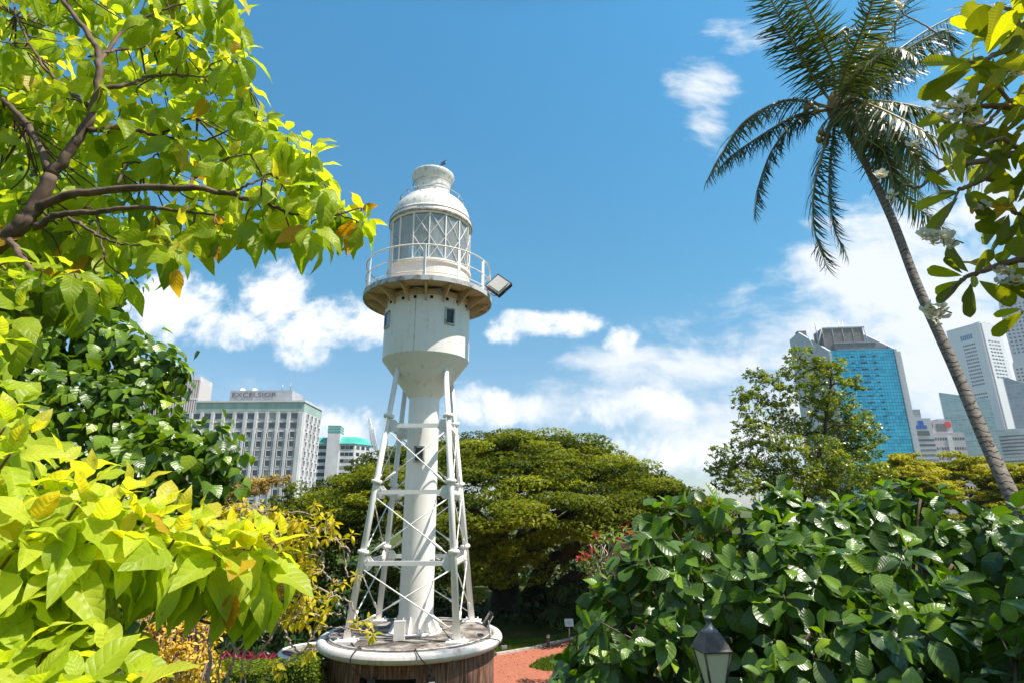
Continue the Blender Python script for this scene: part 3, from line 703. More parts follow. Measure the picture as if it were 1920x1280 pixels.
def text_obj(txt, size, mat, parent, loc, rz, depth=.1, name='sign', width=None):
    cu_ = bpy.data.curves.new('t', 'FONT'); cu_.body = txt; cu_.size = size; cu_.extrude = depth; cu_.space_character = 1.05
    tmp = bpy.data.objects.new('t', cu_); COL.objects.link(tmp); dg = bpy.context.evaluated_depsgraph_get(); dg.update()
    me = bpy.data.meshes.new_from_object(tmp.evaluated_get(dg)); bpy.data.objects.remove(tmp); bpy.data.curves.remove(cu_)
    n = len(me.vertices); co = np.empty(n * 3); me.vertices.foreach_get('co', co); co = co.reshape(-1, 3)
    W0 = co[:, 0].max() - co[:, 0].min(); k = (width / W0) if width else 1.0
    new = np.stack([(co[:, 0] - co[:, 0].min()) * k, -co[:, 2], co[:, 1]], 1); me.vertices.foreach_set('co', new.ravel()); me.update()
    o = link(name, me, mat, parent); o.location = loc; o.rotation_euler = (0, 0, rz); return o
sgm = plain('dark_sign_letters', (.10, .11, .12), .6)
xl, xr = wxo(434, yb), wxo(517, yb)
text_obj('EXCELSIOR', 2.5, sgm, B.root, (xl, yb - .35, hz - 2.6), 0, .12, 'sign_letters', xr - xl)
B.done()

# slatted tower behind
B = Bld('slatted_tower', 376, 706, 420, 8, 'pale concrete tower with tall vertical slats behind the dark left tree')
Wd, H = 40.0, B.H
x = MB(); x.bb(-Wd, 0, .6, 24, 0, H - 2.5); B.part('wall', plain('slat_recess', (.30, .24, .24), .8), x)
x = MB(); x.bb(-Wd, 0.2, -.1, 24.2, H - 2.5, H + .6); x.bb(-Wd, 0.2, -.1, .6, H - 17.5, H - 16); x.bb(-Wd, .2, -.1, .6, H - 31, H - 30); B.part('band', M['facade_w'], x)
x = MB()
for k in range(26): x.bb(-.5 - 1.6 * k, .2 - 1.6 * k, 0, .7, 0, H - 2.4)
x.bb(0, .6, 0, 24, 0, H - 2.4); B.part('slat', plain('pinkish_slats', (.62, .55, .54), .7), x); B.done()

# hotel with green awning roofs
B = Bld('green_roofed_building', 617, 797, 290, 6, 'white building with turquoise sloping roofs right of the hotel block')
H = B.H
gr = plain('turquoise_roof', (.06, .42, .34), .4, col2=(.05, .33, .28), nscale=.3)
wx = B.wx; x1 = wx(640)
t_ = MB(); t_.bb(0, x1, -1.5, 8, 0, H); B.part('stair_tower', M['facade_w'], t_)
bd = MB()
for k in range(3): bd.bb(-.15, x1 + .15, -1.65, 8.1, H - .9 - 1.3 * k, H - .3 - 1.3 * k)
B.part('green_band', gr, bd)
xl, xr = wx(590), wx(668)
hr = hgt(650, 829, B.P)
for (a, b_) in ((xl, 0), (x1, xr)):
    w_ = MB(); w_.bb(a, b_, 0, 16, 0, hr); B.part('wall', M['facade_w'], w_)
w_ = MB(); w_.add([(xr, 0, 0), (xr + 7, 9, 0), (xr + 7, 9, hr - .4), (xr, 0, hr - .4), (xr, 16, 0), (xr, 16, hr - .4), (xr + 7, 16, 0), (xr + 7, 16, hr - .4)], [(0, 1, 2, 3), (1, 6, 7, 2), (2, 7, 5, 3)]); B.part('wall', M['facade_w'], w_)
r_ = MB(); r_.prism([(x1, -.8, hr - .4), (x1, 3.5, hr + 3.4), (x1, 8, hr + 3.4), (x1, 8, hr - .4)], (xr - x1, 0, 0)); B.part('roof', gr, r_)
r_ = MB(); r_.add([(xr, -.8, hr - .4), (xr + 7.4, 8.4, hr - .4), (xr, 3.5, hr + 3.4), (xr + 3.5, 10, hr + 3.2), (xr, 16, hr - .4), (xr, 12, hr + 3.4), (xr + 7.4, 16, hr - .4)], [(0, 1, 3, 2), (1, 6, 3), (2, 3, 5), (3, 6, 4, 5)]); B.part('roof', gr, r_)
r_ = MB(); r_.prism([(xl, -.8, hr - .4), (xl, 3.0, hr + 3.0), (xl, 8, hr + 3.0), (xl, 8, hr - .4)], (-xl - .1, 0, 0)); B.part('roof', gr, r_)
zs_ = [hr - 2.2 - 3.35 * k for k in range(9)]
B.windows(((xl, 0), 0), [((0 - xl) * .5, z) for z in zs_], (0 - xl) - .5, 1.75, M['darkglass'])
wl = (xr - x1 - 1.0) / 3
B.windows(((x1, 0), 0), [(.5 + wl * (j + .5), z) for z in zs_ for j in range(3)], wl - .2, 1.75, M['darkglass'])
B.windows(((xr, 0), math.degrees(math.atan2(9, 7))), [(2.2 + 3.4 * j, z) for z in zs_ for j in range(3)], 2.2, 1.75, M['darkglass'])
B.done()

# crane
P = atY(702, 845, 380); ct = atY(691, 783, 380)
cr = thing('tower_crane', (P[0], P[1], GZ), 'white lattice crane jib behind the green-roofed building', 'crane')
def lattice(p, q, w_, n, name, par):
    p, q = np.array(p), np.array(q); m_ = MB(); e = (q - p) / np.linalg.norm(q - p); a = np.cross(e, [0, 1, 0]); a /= np.linalg.norm(a); b_ = np.cross(e, a)
    cs = [(a * i + b_ * j) * w_ / 2 for i, j in ((-1, -1), (1, -1), (1, 1), (-1, 1))]
    for c in cs: m_.tube([p + c, q + c], .16, 5)
    for k in range(n):
        u0, u1 = p + (q - p) * k / n, p + (q - p) * (k + 1) / n
        for i in range(4): m_.tube([u0 + cs[i], u1 + cs[(i + 1) % 4]], .11, 4, False); m_.tube([u0 + cs[i], u0 + cs[(i + 1) % 4]], .11, 4, False)
    return m_.build(name, M['facade_w'], par)
lattice((P[0], P[1], GZ), (P[0], P[1], P[2]), 2.2, 14, 'mast', cr); lattice(P, ct, 2.0, 10, 'jib', cr); lattice(P + np.array([1.5, 0, 0]), atY(699, 800, 380), 1.4, 8, 'back_stay', cr)

# blue glass tower
B = Bld('blue_glass_tower', 1557, 657, 300, -5.9, 'tall blue glass office tower with white side walls and grey rooftop plant')
wx = B.wx; W1 = wx(1675); H = B.H; DD = B.wy(1493)
conc = slab('pale_grey_cladding', ((.50, .52, .56), (.44, .46, .50)), .6, (3.0, 3.0)); cdark = plain('grey_roof_cladding', (.17, .16, .16), .8, col2=(.24, .23, .22), nscale=.4)
def yat(px, py, xo):
    Q = B.P + B.ex * xo; t = reach(Q, B.ey, px); return t, hgt(px, py, Q + B.ey * t)
y1, z1 = yat(1510, 623, 0); y2, z2 = yat(1493, 637, 0)
prof = [(0, 0), (0, H - .3), (y1, z1), (y2, z2), (y2, 0)]
for xo, wdt, nm in ((-1.2, 1.2, 'side_wall'), (W1, 1.2, 'side_wall')):
    p_ = MB(); p_.prism([(xo, y - (.6 if y == 0 else 0), z) for y, z in prof], (wdt, 0, 0)); B.part(nm, conc, p_)
gl = MB(); gl.bb(0, W1, 0, 3, 0, H); B.part('glass_facade', curtain('teal_curtain_wall', (.0, .24, .40), (.05, .46, .62), (.0, .04, .08), (W1 / 22., 3.55 / 2), .12, .6), gl)
bk = MB(); bk.bb(0, W1, 3, y2, 0, H - 1.5); B.part('rear_wall', conc, bk)
side = MB(); x3 = wx(1688); side.bb(W1 + 1.2, x3 + 2.0, 4, y2 - 4, 0, hgt(1684, 658, B.P)); B.part('service_wing', conc, side)
# rooftop
def rx(px, yy): return reach(B.P + B.ey * yy, B.ex, px)
def rzz(px, py, yy): Q = B.P + B.ey * yy; return hgt(px, py, Q + B.ex * reach(Q, B.ex, px))
g1 = MB(); ya = 8; g1.bb(rx(1549, ya), rx(1625, ya), ya, ya + 12, H - 2, rzz(1590, 614, ya)); B.part('plant_room', cdark, g1)
g1 = MB(); ya = 2.5; g1.bb(rx(1568, ya), rx(1645, ya), ya, ya + 5, H - .2, rzz(1600, 642, ya)); B.part('plant_room', cdark, g1)
g1 = MB(); g1.bb(0, W1, 5, y2 - 1, H - 2, H + 2.5); B.part('roof_deck', cdark, g1)
g1 = MB(); ya = 8; zt_ = rzz(1590, 614, ya)
xa, xb_ = rx(1549, ya), rx(1625, ya)
g1.bb(xa, xb_ + 1.2, ya - .3, ya, zt_ - .5, zt_ + .2); g1.tube([(xb_ + .8, ya, zt_), (xb_ + 2.2, ya, H)], .25, 6); g1.tube([(xa, ya, zt_), (xa - 6, ya - 2, H + 1)], .3, 6); g1.tube([(xa - 6, ya - 2, H + 1), (xa - 6, ya + 6, zt_ - 2)], .25, 6)
for k in range(5): g1.tube([(xa + (xb_ - xa) * k / 4, ya - .1, zt_), (xa + (xb_ - xa) * k / 4, ya - .1, H)], .12, 4)
g1.bb(rx(1568, 2.5), rx(1645, 2.5), 2.2, 2.5, rzz(1600, 642, 2.5) - .3, rzz(1600, 642, 2.5) + .2)
B.part('roof_frame', M['roofgrey'], g1)
for px in (1568, 1592): g1 = MB(); xx = rx(px, 12); g1.bb(xx - 2.5, xx + 2.5, 12, 16, zt_, zt_ + 1.6); B.part('roof_unit', M['roofgrey'], g1)
g1 = MB(); g1.bb(-1, 4, y1 + 1, y1 + 5, z1 - 5, z1 + 1.2); B.part('roof_unit', cdark, g1)
g1 = MB()
for px, py in ((1539, 606), (1563, 598), (1583, 600), (1590, 602)):
    xx = rx(px, 12); g1.tube([(xx, 12, H + 2), (xx, 12, rzz(px, py, 12))], .45 if px < 1545 else .14, 6)
B.part('antenna', M['steel'], g1)
dk = plain('dark_vent_opening', (.01, .03, .045), .5)
cw = W1 / 22.
cells, cells2 = [], []
for k in range(13):
    z = H - 3.6 - 3.55 * 1.02 * k * 1.0
    cells2.append((cw * 11.0, z)); cells.append((cw * 7.2, z)); cells.append((cw * 14.9, z))
B.windows(((0, -.0), 0), cells2, cw * 2.2, .75, dk, name='vent_window'); B.windows(((0, 0), 0), cells, cw * 1.15, .75, dk, name='vent_window')
B.windows(((0, 0), 0), [(cw * 9.2, H - 9.6)], cw * 2, .35, dk, name='vent_window')
B.windows(((-1.2, y2), -90), [(y2 * .5 + (j - 2.5) * 3.0, 20 + 4 * k) for k in range(int((H - 30) / 4)) for j in range(6)][:54], 2.6, 2.6, M['blueglass'])
B.done()

# slim slab with a blue square mark
B = Bld('slim_office_tower', 1752 - 8, 783, 420, -10, 'slim striped office tower with a blue sign beside the blue glass tower')
H = B.H; W_ = B.wx(1706) ; 
x = MB(); x.bb(W_, 0, 0, 18, 0, H); B.part('wall', slab('white_panels', ((.62, .62, .64), (.56, .56, .58)), .6, (4, 3.4)), x)
x = MB(); x.bb(W_, W_ * .35, 2, 14, H, H + 7); B.part('plant_room', M['roofgrey'], x)
nr = int((H - 12) / 3.6)
B.windows(((W_, 0), 0), [(-W_ * .5, H - 16 - 3.6 * k) for k in range(min(nr, 16))], -W_ * .96, 1.6, M['darkglass'], name='window_band')
x = MB(); x.bb(W_ * .92, W_ * .2, -.5, 0, H - 12.5, H - 9.2); B.part('dark_recess', M['darkglass'], x)
bl = plain('blue_sign_panel', (.02, .12, .5), .5)
x = MB(); c = W_ * .52; x.bb(c - 1.8, c + 1.8, -.3, -.05, H - 5.4, H - 1.6); x.bb(c - 3.6, c + 3.6, -.4, -.05, H - 7.6, H - 5.2); B.part('sign', bl, x)
B.done()

# stepped grey building
B = Bld('stepped_office_building', 1814, 845, 430, -4, 'stepped pinkish grey office building with a round red sign', )
wx = B.wx; H = B.H; xl = wx(1748); W_ = -xl
pk = slab('pinkish_panels', ((.50, .46, .48), (.44, .41, .43)), .7, (3, 3.4))
x = MB(); x.bb(xl, 0, 0, 22, 0, H - .0 + (hgt(1780, 806, B.P) - H) * 1.0); H2 = hgt(1780, 810, B.P); x = MB(); x.bb(xl, 0, 0, 22, 0, H2); B.part('wall', pk, x)
H3 = hgt(1780, 786, B.P); x = MB(); x.bb(xl * .93, xl * .2, 3, 20, H2, H3); B.part('upper_wall', pk, x)
x = MB(); x.bb(xl * .66, xl * .38, 2.7, 3, H2 + 1.2, H3 - 2.5); B.part('dark_panel', M['darkglass'], x)
x = MB(); x.bb(xl * .5, xl * .3, 6, 16, H3, H3 + 1.6); B.part('roof_unit', M['roofgrey'], x)
nn = 14
B.windows(((xl, 0), 0), [(W_ * (j + .5) / nn, H2 - 4.5 - 7.2 * k) for k in range(3) for j in range(nn)], W_ / nn * .7, 2.0, M['darkglass'])
x = MB(); x.bb(xl * .5, xl * .36, -.6, 0, 0, H2 - 3); B.part('pale_pier', M['facade_w'], x)
rd = MB(); rd.lathe([(0, 0), (2.4, 0), (2.4, .3), (0, .3)], (0, 0, 0), 24, False); rd.v = [(v[0] + xl * .32, v[2] + 2.6, v[1] + H3 - 3.2) for v in rd.v]; B.part('sign', plain('red_round_sign', (.65, .05, .06), .5), rd)
x = MB(); x.bb(xl * .90, xl * .75, 2.7, 3, H3 - 5, H3 - 2.2); B.part('sign', plain('dull_red_sign', (.35, .08, .09), .5), x)
B.done()

# green glass wedge
B = Bld('green_glass_tower', 1760, 735, 560, -36, 'pale green glass tower with a slanting top behind the palm trunk')
H = B.H; W_ = B.wx(1850); Hr = hgt(1800, 745, B.P)
x = MB(); Hr = hgt(1850, 748, B.P + B.ex * W_); x.prism([(0, 0, 0), (W_, 0, 0), (W_, 0, Hr), (0, 0, H)], (0, 25, 0))
B.part('glass_facade', curtain('pale_green_curtain', (.16, .30, .30), (.36, .50, .50), (.5, .56, .56), (3.2, 2.6), .15, .3), x)
x = MB()
for k in range(22): x.bb(W_ * .04, W_, -.35, 0, 8 + 4.2 * k, 8.7 + 4.2 * k) if 8 + 4.2 * k < Hr - 6 else None
B.part('floor_band', M['facade_w'], x); B.done()

# tall white tower
B = Bld('white_office_tower', 1835, 604, 700, 20, 'tallest white office tower, narrow windows in bands, dark strip on its edge')
H = B.H; L2 = B.wx(1873); L1 = B.wy(1774)
wm = slab('white_tower_panels', ((.78, .78, .79), (.72, .72, .74)), .6, (4, 4), .8)
x = MB(); x.bb(0, L2, 0, L1, 0, H); B.part('wall', wm, x)
x = MB(); x.bb(L2 * .0 + 1.5, L2 * .10, -.5, 0, 0, H - 1); B.part('dark_strip', M['facade_rec'], x)
# left face: local x=0 plane, direction +y away; seen from outside the angle runs from far to near
fl_ = ((0, L1), -90); col_n = 6
cells = []
zrow = H - 26; pr = 4.75
B.windows(fl_, [(L1 * (.40 + .060 * j), H - 15.5) for j in range(6)], L1 * .05, 6.5, M['blueglass'])
for blk in range(3):
    for k in range(12):
        z = zrow - pr * k - blk * (13.6 * pr)
        for j in range(col_n): cells.append((L1 * (.42 + .062 * j), z))
fr_ = ((0, 0), 0)
cr_ = [(L2 * (.30 + .15 * j), H - 24 - 4.75 * k) for k in range(11) for j in range(4)]
B.windows(fr_, cr_, L2 * .11, 2.0, M['darkglass'])
B.windows(fl_, cells, L1 * .045, 2.2, M['darkglass'])
x = MB(); 
for k in range(9): x.bb(4 + k * (L2 - 12) / 9, 4 + k * (L2 - 12) / 9 + 3.2, 5, 9, H, H + 1.5 + (k % 3))
B.part('roof_unit', M['roofgrey'], x); B.done()

# dark glass low block, right
B = Bld('grey_glass_building', 1880, 705, 640, -40, 'dark grey glass block below the tall white tower at the right edge')
H = B.H; W_ = B.wx(1990)
x = MB(); x.prism([(0, 0, 0), (W_, 0, 0), (W_, 0, hgt(1990, 745, B.P + B.ex * W_)), (0, 0, H)], (0, 30, 0)); B.part('glass_facade', curtain('grey_curtain', (.18, .21, .24), (.30, .34, .37), (.36, .38, .4), (4, 4.2), .2, .3), x); B.done()
B = Bld('curved_white_building', 1908, 800, 560, 10, 'low pale curved building at the right edge above the trees')
H = B.H; x = MB()
for k in range(8): x.lathe([(22 - .4 * k, 0), (22 - .4 * k, 3.2)], (22, 24, H - 3.5 * (8 - k) - 3), 48)
x.lathe([(21, 0), (21, H)], (22, 24, 0), 48); B.part('wall', M['facade_w'], x)
x = MB()
for k in range(8): x.lathe([(21.6, 0), (21.6, 1.3)], (22, 24, H - 3.5 * (8 - k) - 4.2 + .0), 48)
B.part('window_band', M['darkglass'], x); B.done()
# far right stepped tower
B = Bld('tall_grey_tower', 1901, 690, 760, -41, 'tall grey windowed tower cut by the right edge of the photo')
H = hgt(1890, 566, B.P); L2 = B.wx(1990); L1 = 34
x = MB(); x.bb(0, L2, 0, L1, 0, B.H + 8); x.bb(2, L2 - 2, 4, L1 + 6, B.H + 8, H); x.bb(8, L2 - 8, 8, L1 + 2, H, H + 60); B.part('wall', slab('grey_tower_panels', ((.50, .53, .57), (.45, .48, .52)), .6, (4, 4)), x)
B.windows(((2, 4), 0), [(3 + 4.6 * j, H - 7 - 5.2 * k) for k in range(14) for j in range(8)], 2.5, 2.4, M['darkglass'])
B.windows(((0, 0), 0), [(3 + 4.2 * j, B.H - 2 - 5 * k) for k in range(13) for j in range(7)], 2.5, 2.4, M['darkglass']); B.done()

# aeroplane
P = atY(1373, 740, 1800); ap = thing('aeroplane', P, 'tiny airliner low in the sky left of the airy tree', 'aeroplane')
pl_ = MB(); pl_.tube([P + np.array([x, 0, z]) for x, z in ((-13, -1.2), (-11, -1.0), (8, .6), (15, 1.6))], [.4, 1.7, 1.7, .4], 10); pl_.build('fuselage', M['roofgrey'], ap)
x = MB(); x.prism([P + np.array(p) for p in ((-2, -14, 1.5), (0, -14, 1.5), (4, 0, -.2), (0, 14, 1.5), (-2, 14, 1.5), (-3, 0, -.2))], (0, 0, .5)); x.build('wing', M['roofgrey'], ap)
x = MB(); x.prism([P + np.array(p) for p in ((10, -.2, 1.5), (15, -.2, 1.5), (16, -.2, 6.5), (13.5, -.2, 6.5))], (0, .4, 0)); x.build('tail_fin', M['roofgrey'], ap)

# ------------------------------------------------------------------ foliage tools
def unit(a): return a / (np.linalg.norm(a, axis=-1, keepdims=True) + 1e-12)
def leaf_tmpl(shape='ovate', nv=6, nu=4, fold=.22, droop=.25, wave=.0, wid=.55, tipcurl=0.0):
    T = np.linspace(0, 1, nv + 1)
    if shape == 'ovate': W = np.interp(T, [0, .08, .25, .45, .7, .88, 1], [.03, .55, .95, 1, .66, .26, .015])
    elif shape == 'heart': W = np.interp(T, [0, .06, .2, .4, .65, .85, 1], [.25, .85, 1, .92, .6, .25, .01])
    elif shape == 'obovate': W = np.interp(T, [0, .1, .35, .6, .8, .93, 1], [.03, .35, .8, 1, .93, .62, .05])
    elif shape == 'oblong': W = np.interp(T, [0, .12, .35, .6, .82, .93, 1], [.04, .3, .72, .96, 1, .74, .12])
    elif shape == 'lance': W = np.interp(T, [0, .2, .45, .75, 1], [.05, .8, 1, .55, .01])
    else: W = np.interp(T, [0, .5, 1], [.1, 1, .02])
    V, UV = [], []
    for i, t in enumerate(T):
        ang = droop * t * t
        y = t - .16 * droop * t ** 3; z = -droop * .5 * t * t - tipcurl * max(t - .7, 0) ** 2 * 6
        for j in range(nu + 1):
            u = -1 + 2 * j / nu; x = u * W[i] * wid / 2
            V.append((x, y, z + fold * abs(x) * 1.0 * (1 - .4 * t) + wave * math.sin(t * 11 + (0 if u < 0 else 1.3)) * abs(u) ** 1.5 * W[i])); UV.append((u, t))
    F = [(i * (nu + 1) + j, i * (nu + 1) + j + 1, (i + 1) * (nu + 1) + j + 1, (i + 1) * (nu + 1) + j) for i in range(nv) for j in range(nu)]
    return np.array(V), np.array(F), np.array(UV)
KITE = (np.array([(0, 0, 0), (.28, .42, .06), (0, 1, -.1), (-.28, .42, .06)]), np.array([(0, 1, 2, 3)]), np.array([(0, 0), (1, .4), (0, 1), (-1, .4)]))
class Leaves:
    def __init__(s): s.q = {}; s.T = {}
    def add(s, T, P, D, N, S, rnd):
        k = id(T); s.T[k] = T; s.q.setdefault(k, []).append((np.atleast_2d(P), np.atleast_2d(D), np.atleast_2d(N), np.atleast_1d(S), np.atleast_1d(rnd)))
    def build(s, name, mat, parent, smooth=True):
        VV, FF, UU, RR_ = [], [], [], []; off = 0
        for k, lst in s.q.items():
            V, F, UV_ = s.T[k]
            P = np.concatenate([a[0] for a in lst]); D = unit(np.concatenate([a[1] for a in lst])); N = np.concatenate([a[2] for a in lst]); S = np.concatenate([a[3] for a in lst]); rn = np.concatenate([a[4] for a in lst])
            X = unit(np.cross(D, N)); Z = np.cross(X, D); Rm = np.stack([X, D, Z], -1)
            W = P[:, None] + S[:, None, None] * np.einsum('nij,mj->nmi', Rm, V)
            n, m = len(P), len(V); VV.append(W.reshape(-1, 3)); FF.append((F[None] + (np.arange(n) * m)[:, None, None]).reshape(-1, 4) + off)
            UU.append(np.tile(UV_, (n, 1))); RR_.append(np.repeat(rn, m)); off += n * m
        V = np.concatenate(VV) - (ORG[parent.name] if parent is not None else 0); F = np.concatenate(FF); UV_ = np.concatenate(UU); rn = np.concatenate(RR_)
        me = bpy.data.meshes.new(name); me.vertices.add(len(V)); me.vertices.foreach_set('co', V.astype(np.float32).ravel())
        me.loops.add(F.size); me.loops.foreach_set('vertex_index', F.astype(np.int32).ravel())
        me.polygons.add(len(F)); me.polygons.foreach_set('loop_start', np.arange(0, F.size, 4, dtype=np.int32))
        me.polygons.foreach_set('use_smooth', np.full(len(F), smooth)); me.update(calc_edges=True)
        uvl = me.uv_layers.new(name='UVMap'); uvl.data.foreach_set('uv', UV_[F.ravel()].astype(np.float32).ravel())
        at = me.attributes.new('rnd', 'FLOAT', 'POINT'); at.data.foreach_set('value', rn.astype(np.float32))
        return link(name, me, mat, parent)
def leafmat(name, stops, rough=.4, spec=.5, tr=.35, trc=(1.5, 1.5, .5), veins=9, slope=.9, vs=.3, vcol=(1.5, 1.5, 1.1), bump=.3, blotch=None):
    m, nt, out = new_mat(name); g = G(nt)
    at = g.n('ShaderNodeAttribute'); at.attribute_name = 'rnd'
    c = g.ramp(at.outputs['Fac'], stops); nrm = None
    if vs > 0:
        uv = g.n('ShaderNodeUVMap'); sp = g.n('ShaderNodeSeparateXYZ'); nt.links.new(uv.outputs[0], sp.inputs[0])
        au = g.math('ABSOLUTE', sp.outputs[0])
        ph = g.math('SUBTRACT', g.math('MULTIPLY', sp.outputs[1], float(veins)), g.math('MULTIPLY', au, slope))
        sn = g.math('ABSOLUTE', g.math('SINE', g.math('MULTIPLY', ph, math.pi)))        # 0 on a side vein
        vein = g.math('MAXIMUM', g.mapr(sn, .0, .22, 1, 0, True), g.mapr(au, .03, .09, 1.2, 0, True))
        vc = g.mixc(1.0, c, vcol, 'MULTIPLY'); c = g.mixc(g.math('MULTIPLY', vein, vs), c, vc)
        if bump: nrm = g.bump(g.math('ADD', g.math('POWER', sn, .7), g.math('MULTIPLY', vein, -.25)), bump, .006)
    if blotch:
        t = g.n('ShaderNodeTexCoord').outputs['Object']; c = g.mixc(g.mapr(g.noise(t, 28, 4, .7), .62, .72, 0, .7), c, blotch)
    b = g.bsdf(c, rough, 0, spec, nrm)
    tl = g.n('ShaderNodeBsdfTranslucent'); tcol = g.mixc(1.0, c, trc, 'MULTIPLY'); nt.links.new(tcol, tl.inputs[0])
    if nrm is not None: nt.links.new(nrm, tl.inputs['Normal'])
    mx = g.n('ShaderNodeMixShader'); mx.inputs[0].default_value = tr; nt.links.new(b.outputs[0], mx.inputs[1]); nt.links.new(tl.outputs[0], mx.inputs[2])
    nt.links.new(mx.outputs[0], out.inputs[0]); return m
GOLD = 2.39996
def rosette(bag, Ts, p, axis, m, size, e0=25, e1=115, grav=.4, rnd=(0, 1), pet=.12, jit=.12, inner=.5, rfun=None):
    axis = np.array(axis, float); axis /= np.linalg.norm(axis)
    a = np.cross(axis, [.3, .2, 1.]); a /= np.linalg.norm(a); b_ = np.cross(axis, a); a0 = rng.uniform(0, 6.28)
    for j in range(m):
        t = (j + .5) / m; el = R(e0 + (e1 - e0) * t) + rng.normal(0, jit); az = a0 + GOLD * j + rng.normal(0, jit)
        r_ = a * math.cos(az) + b_ * math.sin(az)
        d = axis * math.cos(el) + r_ * math.sin(el); n = axis * math.sin(el) - r_ * math.cos(el)
        d = d + np.array([0, 0, -1.]) * grav * t + rng.normal(0, jit * .5, 3); d /= np.linalg.norm(d); n = n + rng.normal(0, jit, 3)
        s_ = size * (inner + (1 - inner) * min(1, t * 1.8)) * rng.uniform(.82, 1.15)
        bag.add(Ts[rng.integers(len(Ts))], p + d * size * pet - axis * size * .25 * t, d, n, s_, rfun(t) if rfun else rng.uniform(*rnd))
def blobs(lst):
    out = []
    for (px, py, Y, rp) in lst:
        c = atY(px, py, Y); out.append((c, rp / pxm(c)))
    return out
def blob_points(bl, per_m2, squash=1.0, back=.5, keep=.93):
    P, N = [], []
    for c, r_ in bl:
        n = max(int(4 * math.pi * r_ * r_ * per_m2), 3); d = unit(rng.normal(size=(n, 3))); p = c + d * r_ * np.array([1, 1, squash]); P.append(p); N.append(d)
    P = np.concatenate(P); N = np.concatenate(N); ok = np.ones(len(P), bool)
    for c, r_ in bl:
        ok &= ~((np.linalg.norm((P - c) / np.array([1, 1, squash]), axis=1)) < r_ * keep)
    ok &= ((N @ CF) < .35) | (rng.uniform(size=len(P)) < back)
    return P[ok], N[ok]
def inpoly(poly, n, pad=0):
    poly = np.array(poly, float); lo, hi = poly.min(0), poly.max(0); out = []
    while len(out) < n:
        q = rng.uniform(lo, hi); c = False; j = len(poly) - 1
        for i in range(len(poly)):
            if (poly[i, 1] > q[1]) != (poly[j, 1] > q[1]) and q[0] < (poly[j, 0] - poly[i, 0]) * (q[1] - poly[i, 1]) / (poly[j, 1] - poly[i, 1]) + poly[i, 0]: c = not c
            j = i
        if c:
            out.append(q)
    return np.array(out)
def spread(poly, n, k=6):
    """n points in a polygon, kept apart"""
    pts = [inpoly(poly, 1)[0]]
    while len(pts) < n:
        c = inpoly(poly, k); d = np.min(np.linalg.norm(c[:, None] - np.array(pts)[None], axis=2), axis=1); pts.append(c[np.argmax(d)])
    return np.array(pts)
def px_line(pts, Y):
    """pts: (px,py[,dY])"""
    return [atY(p[0], p[1], Y + (p[2] if len(p) > 2 else 0)) for p in pts]
def branch(mb, pts, r0, r1, sub=6, n=8, wob=0.0):
    C_ = catmull(pts, sub)
    if wob: C_ = [c + rng.normal(0, wob, 3) * (0 if i in (0, len(C_) - 1) else 1) for i, c in enumerate(C_)]
    rr = list(np.linspace(r0, r1, len(C_))); mb.tube(C_, rr, n); return C_
bark = plain('brown_bark', (.09, .055, .038), .85, col2=(.20, .13, .09), nscale=9, bump=.5, bscale=30, stretch=(1, 1, .4))
darkbark = plain('dark_bark', (.03, .022, .016), .9, col2=(.06, .045, .03), nscale=3, bump=.6, bscale=9, stretch=(1, 1, .3))
greybark = plain('grey_pink_bark', (.34, .26, .22), .8, col2=(.48, .38, .32), nscale=12, bump=.4, bscale=40)

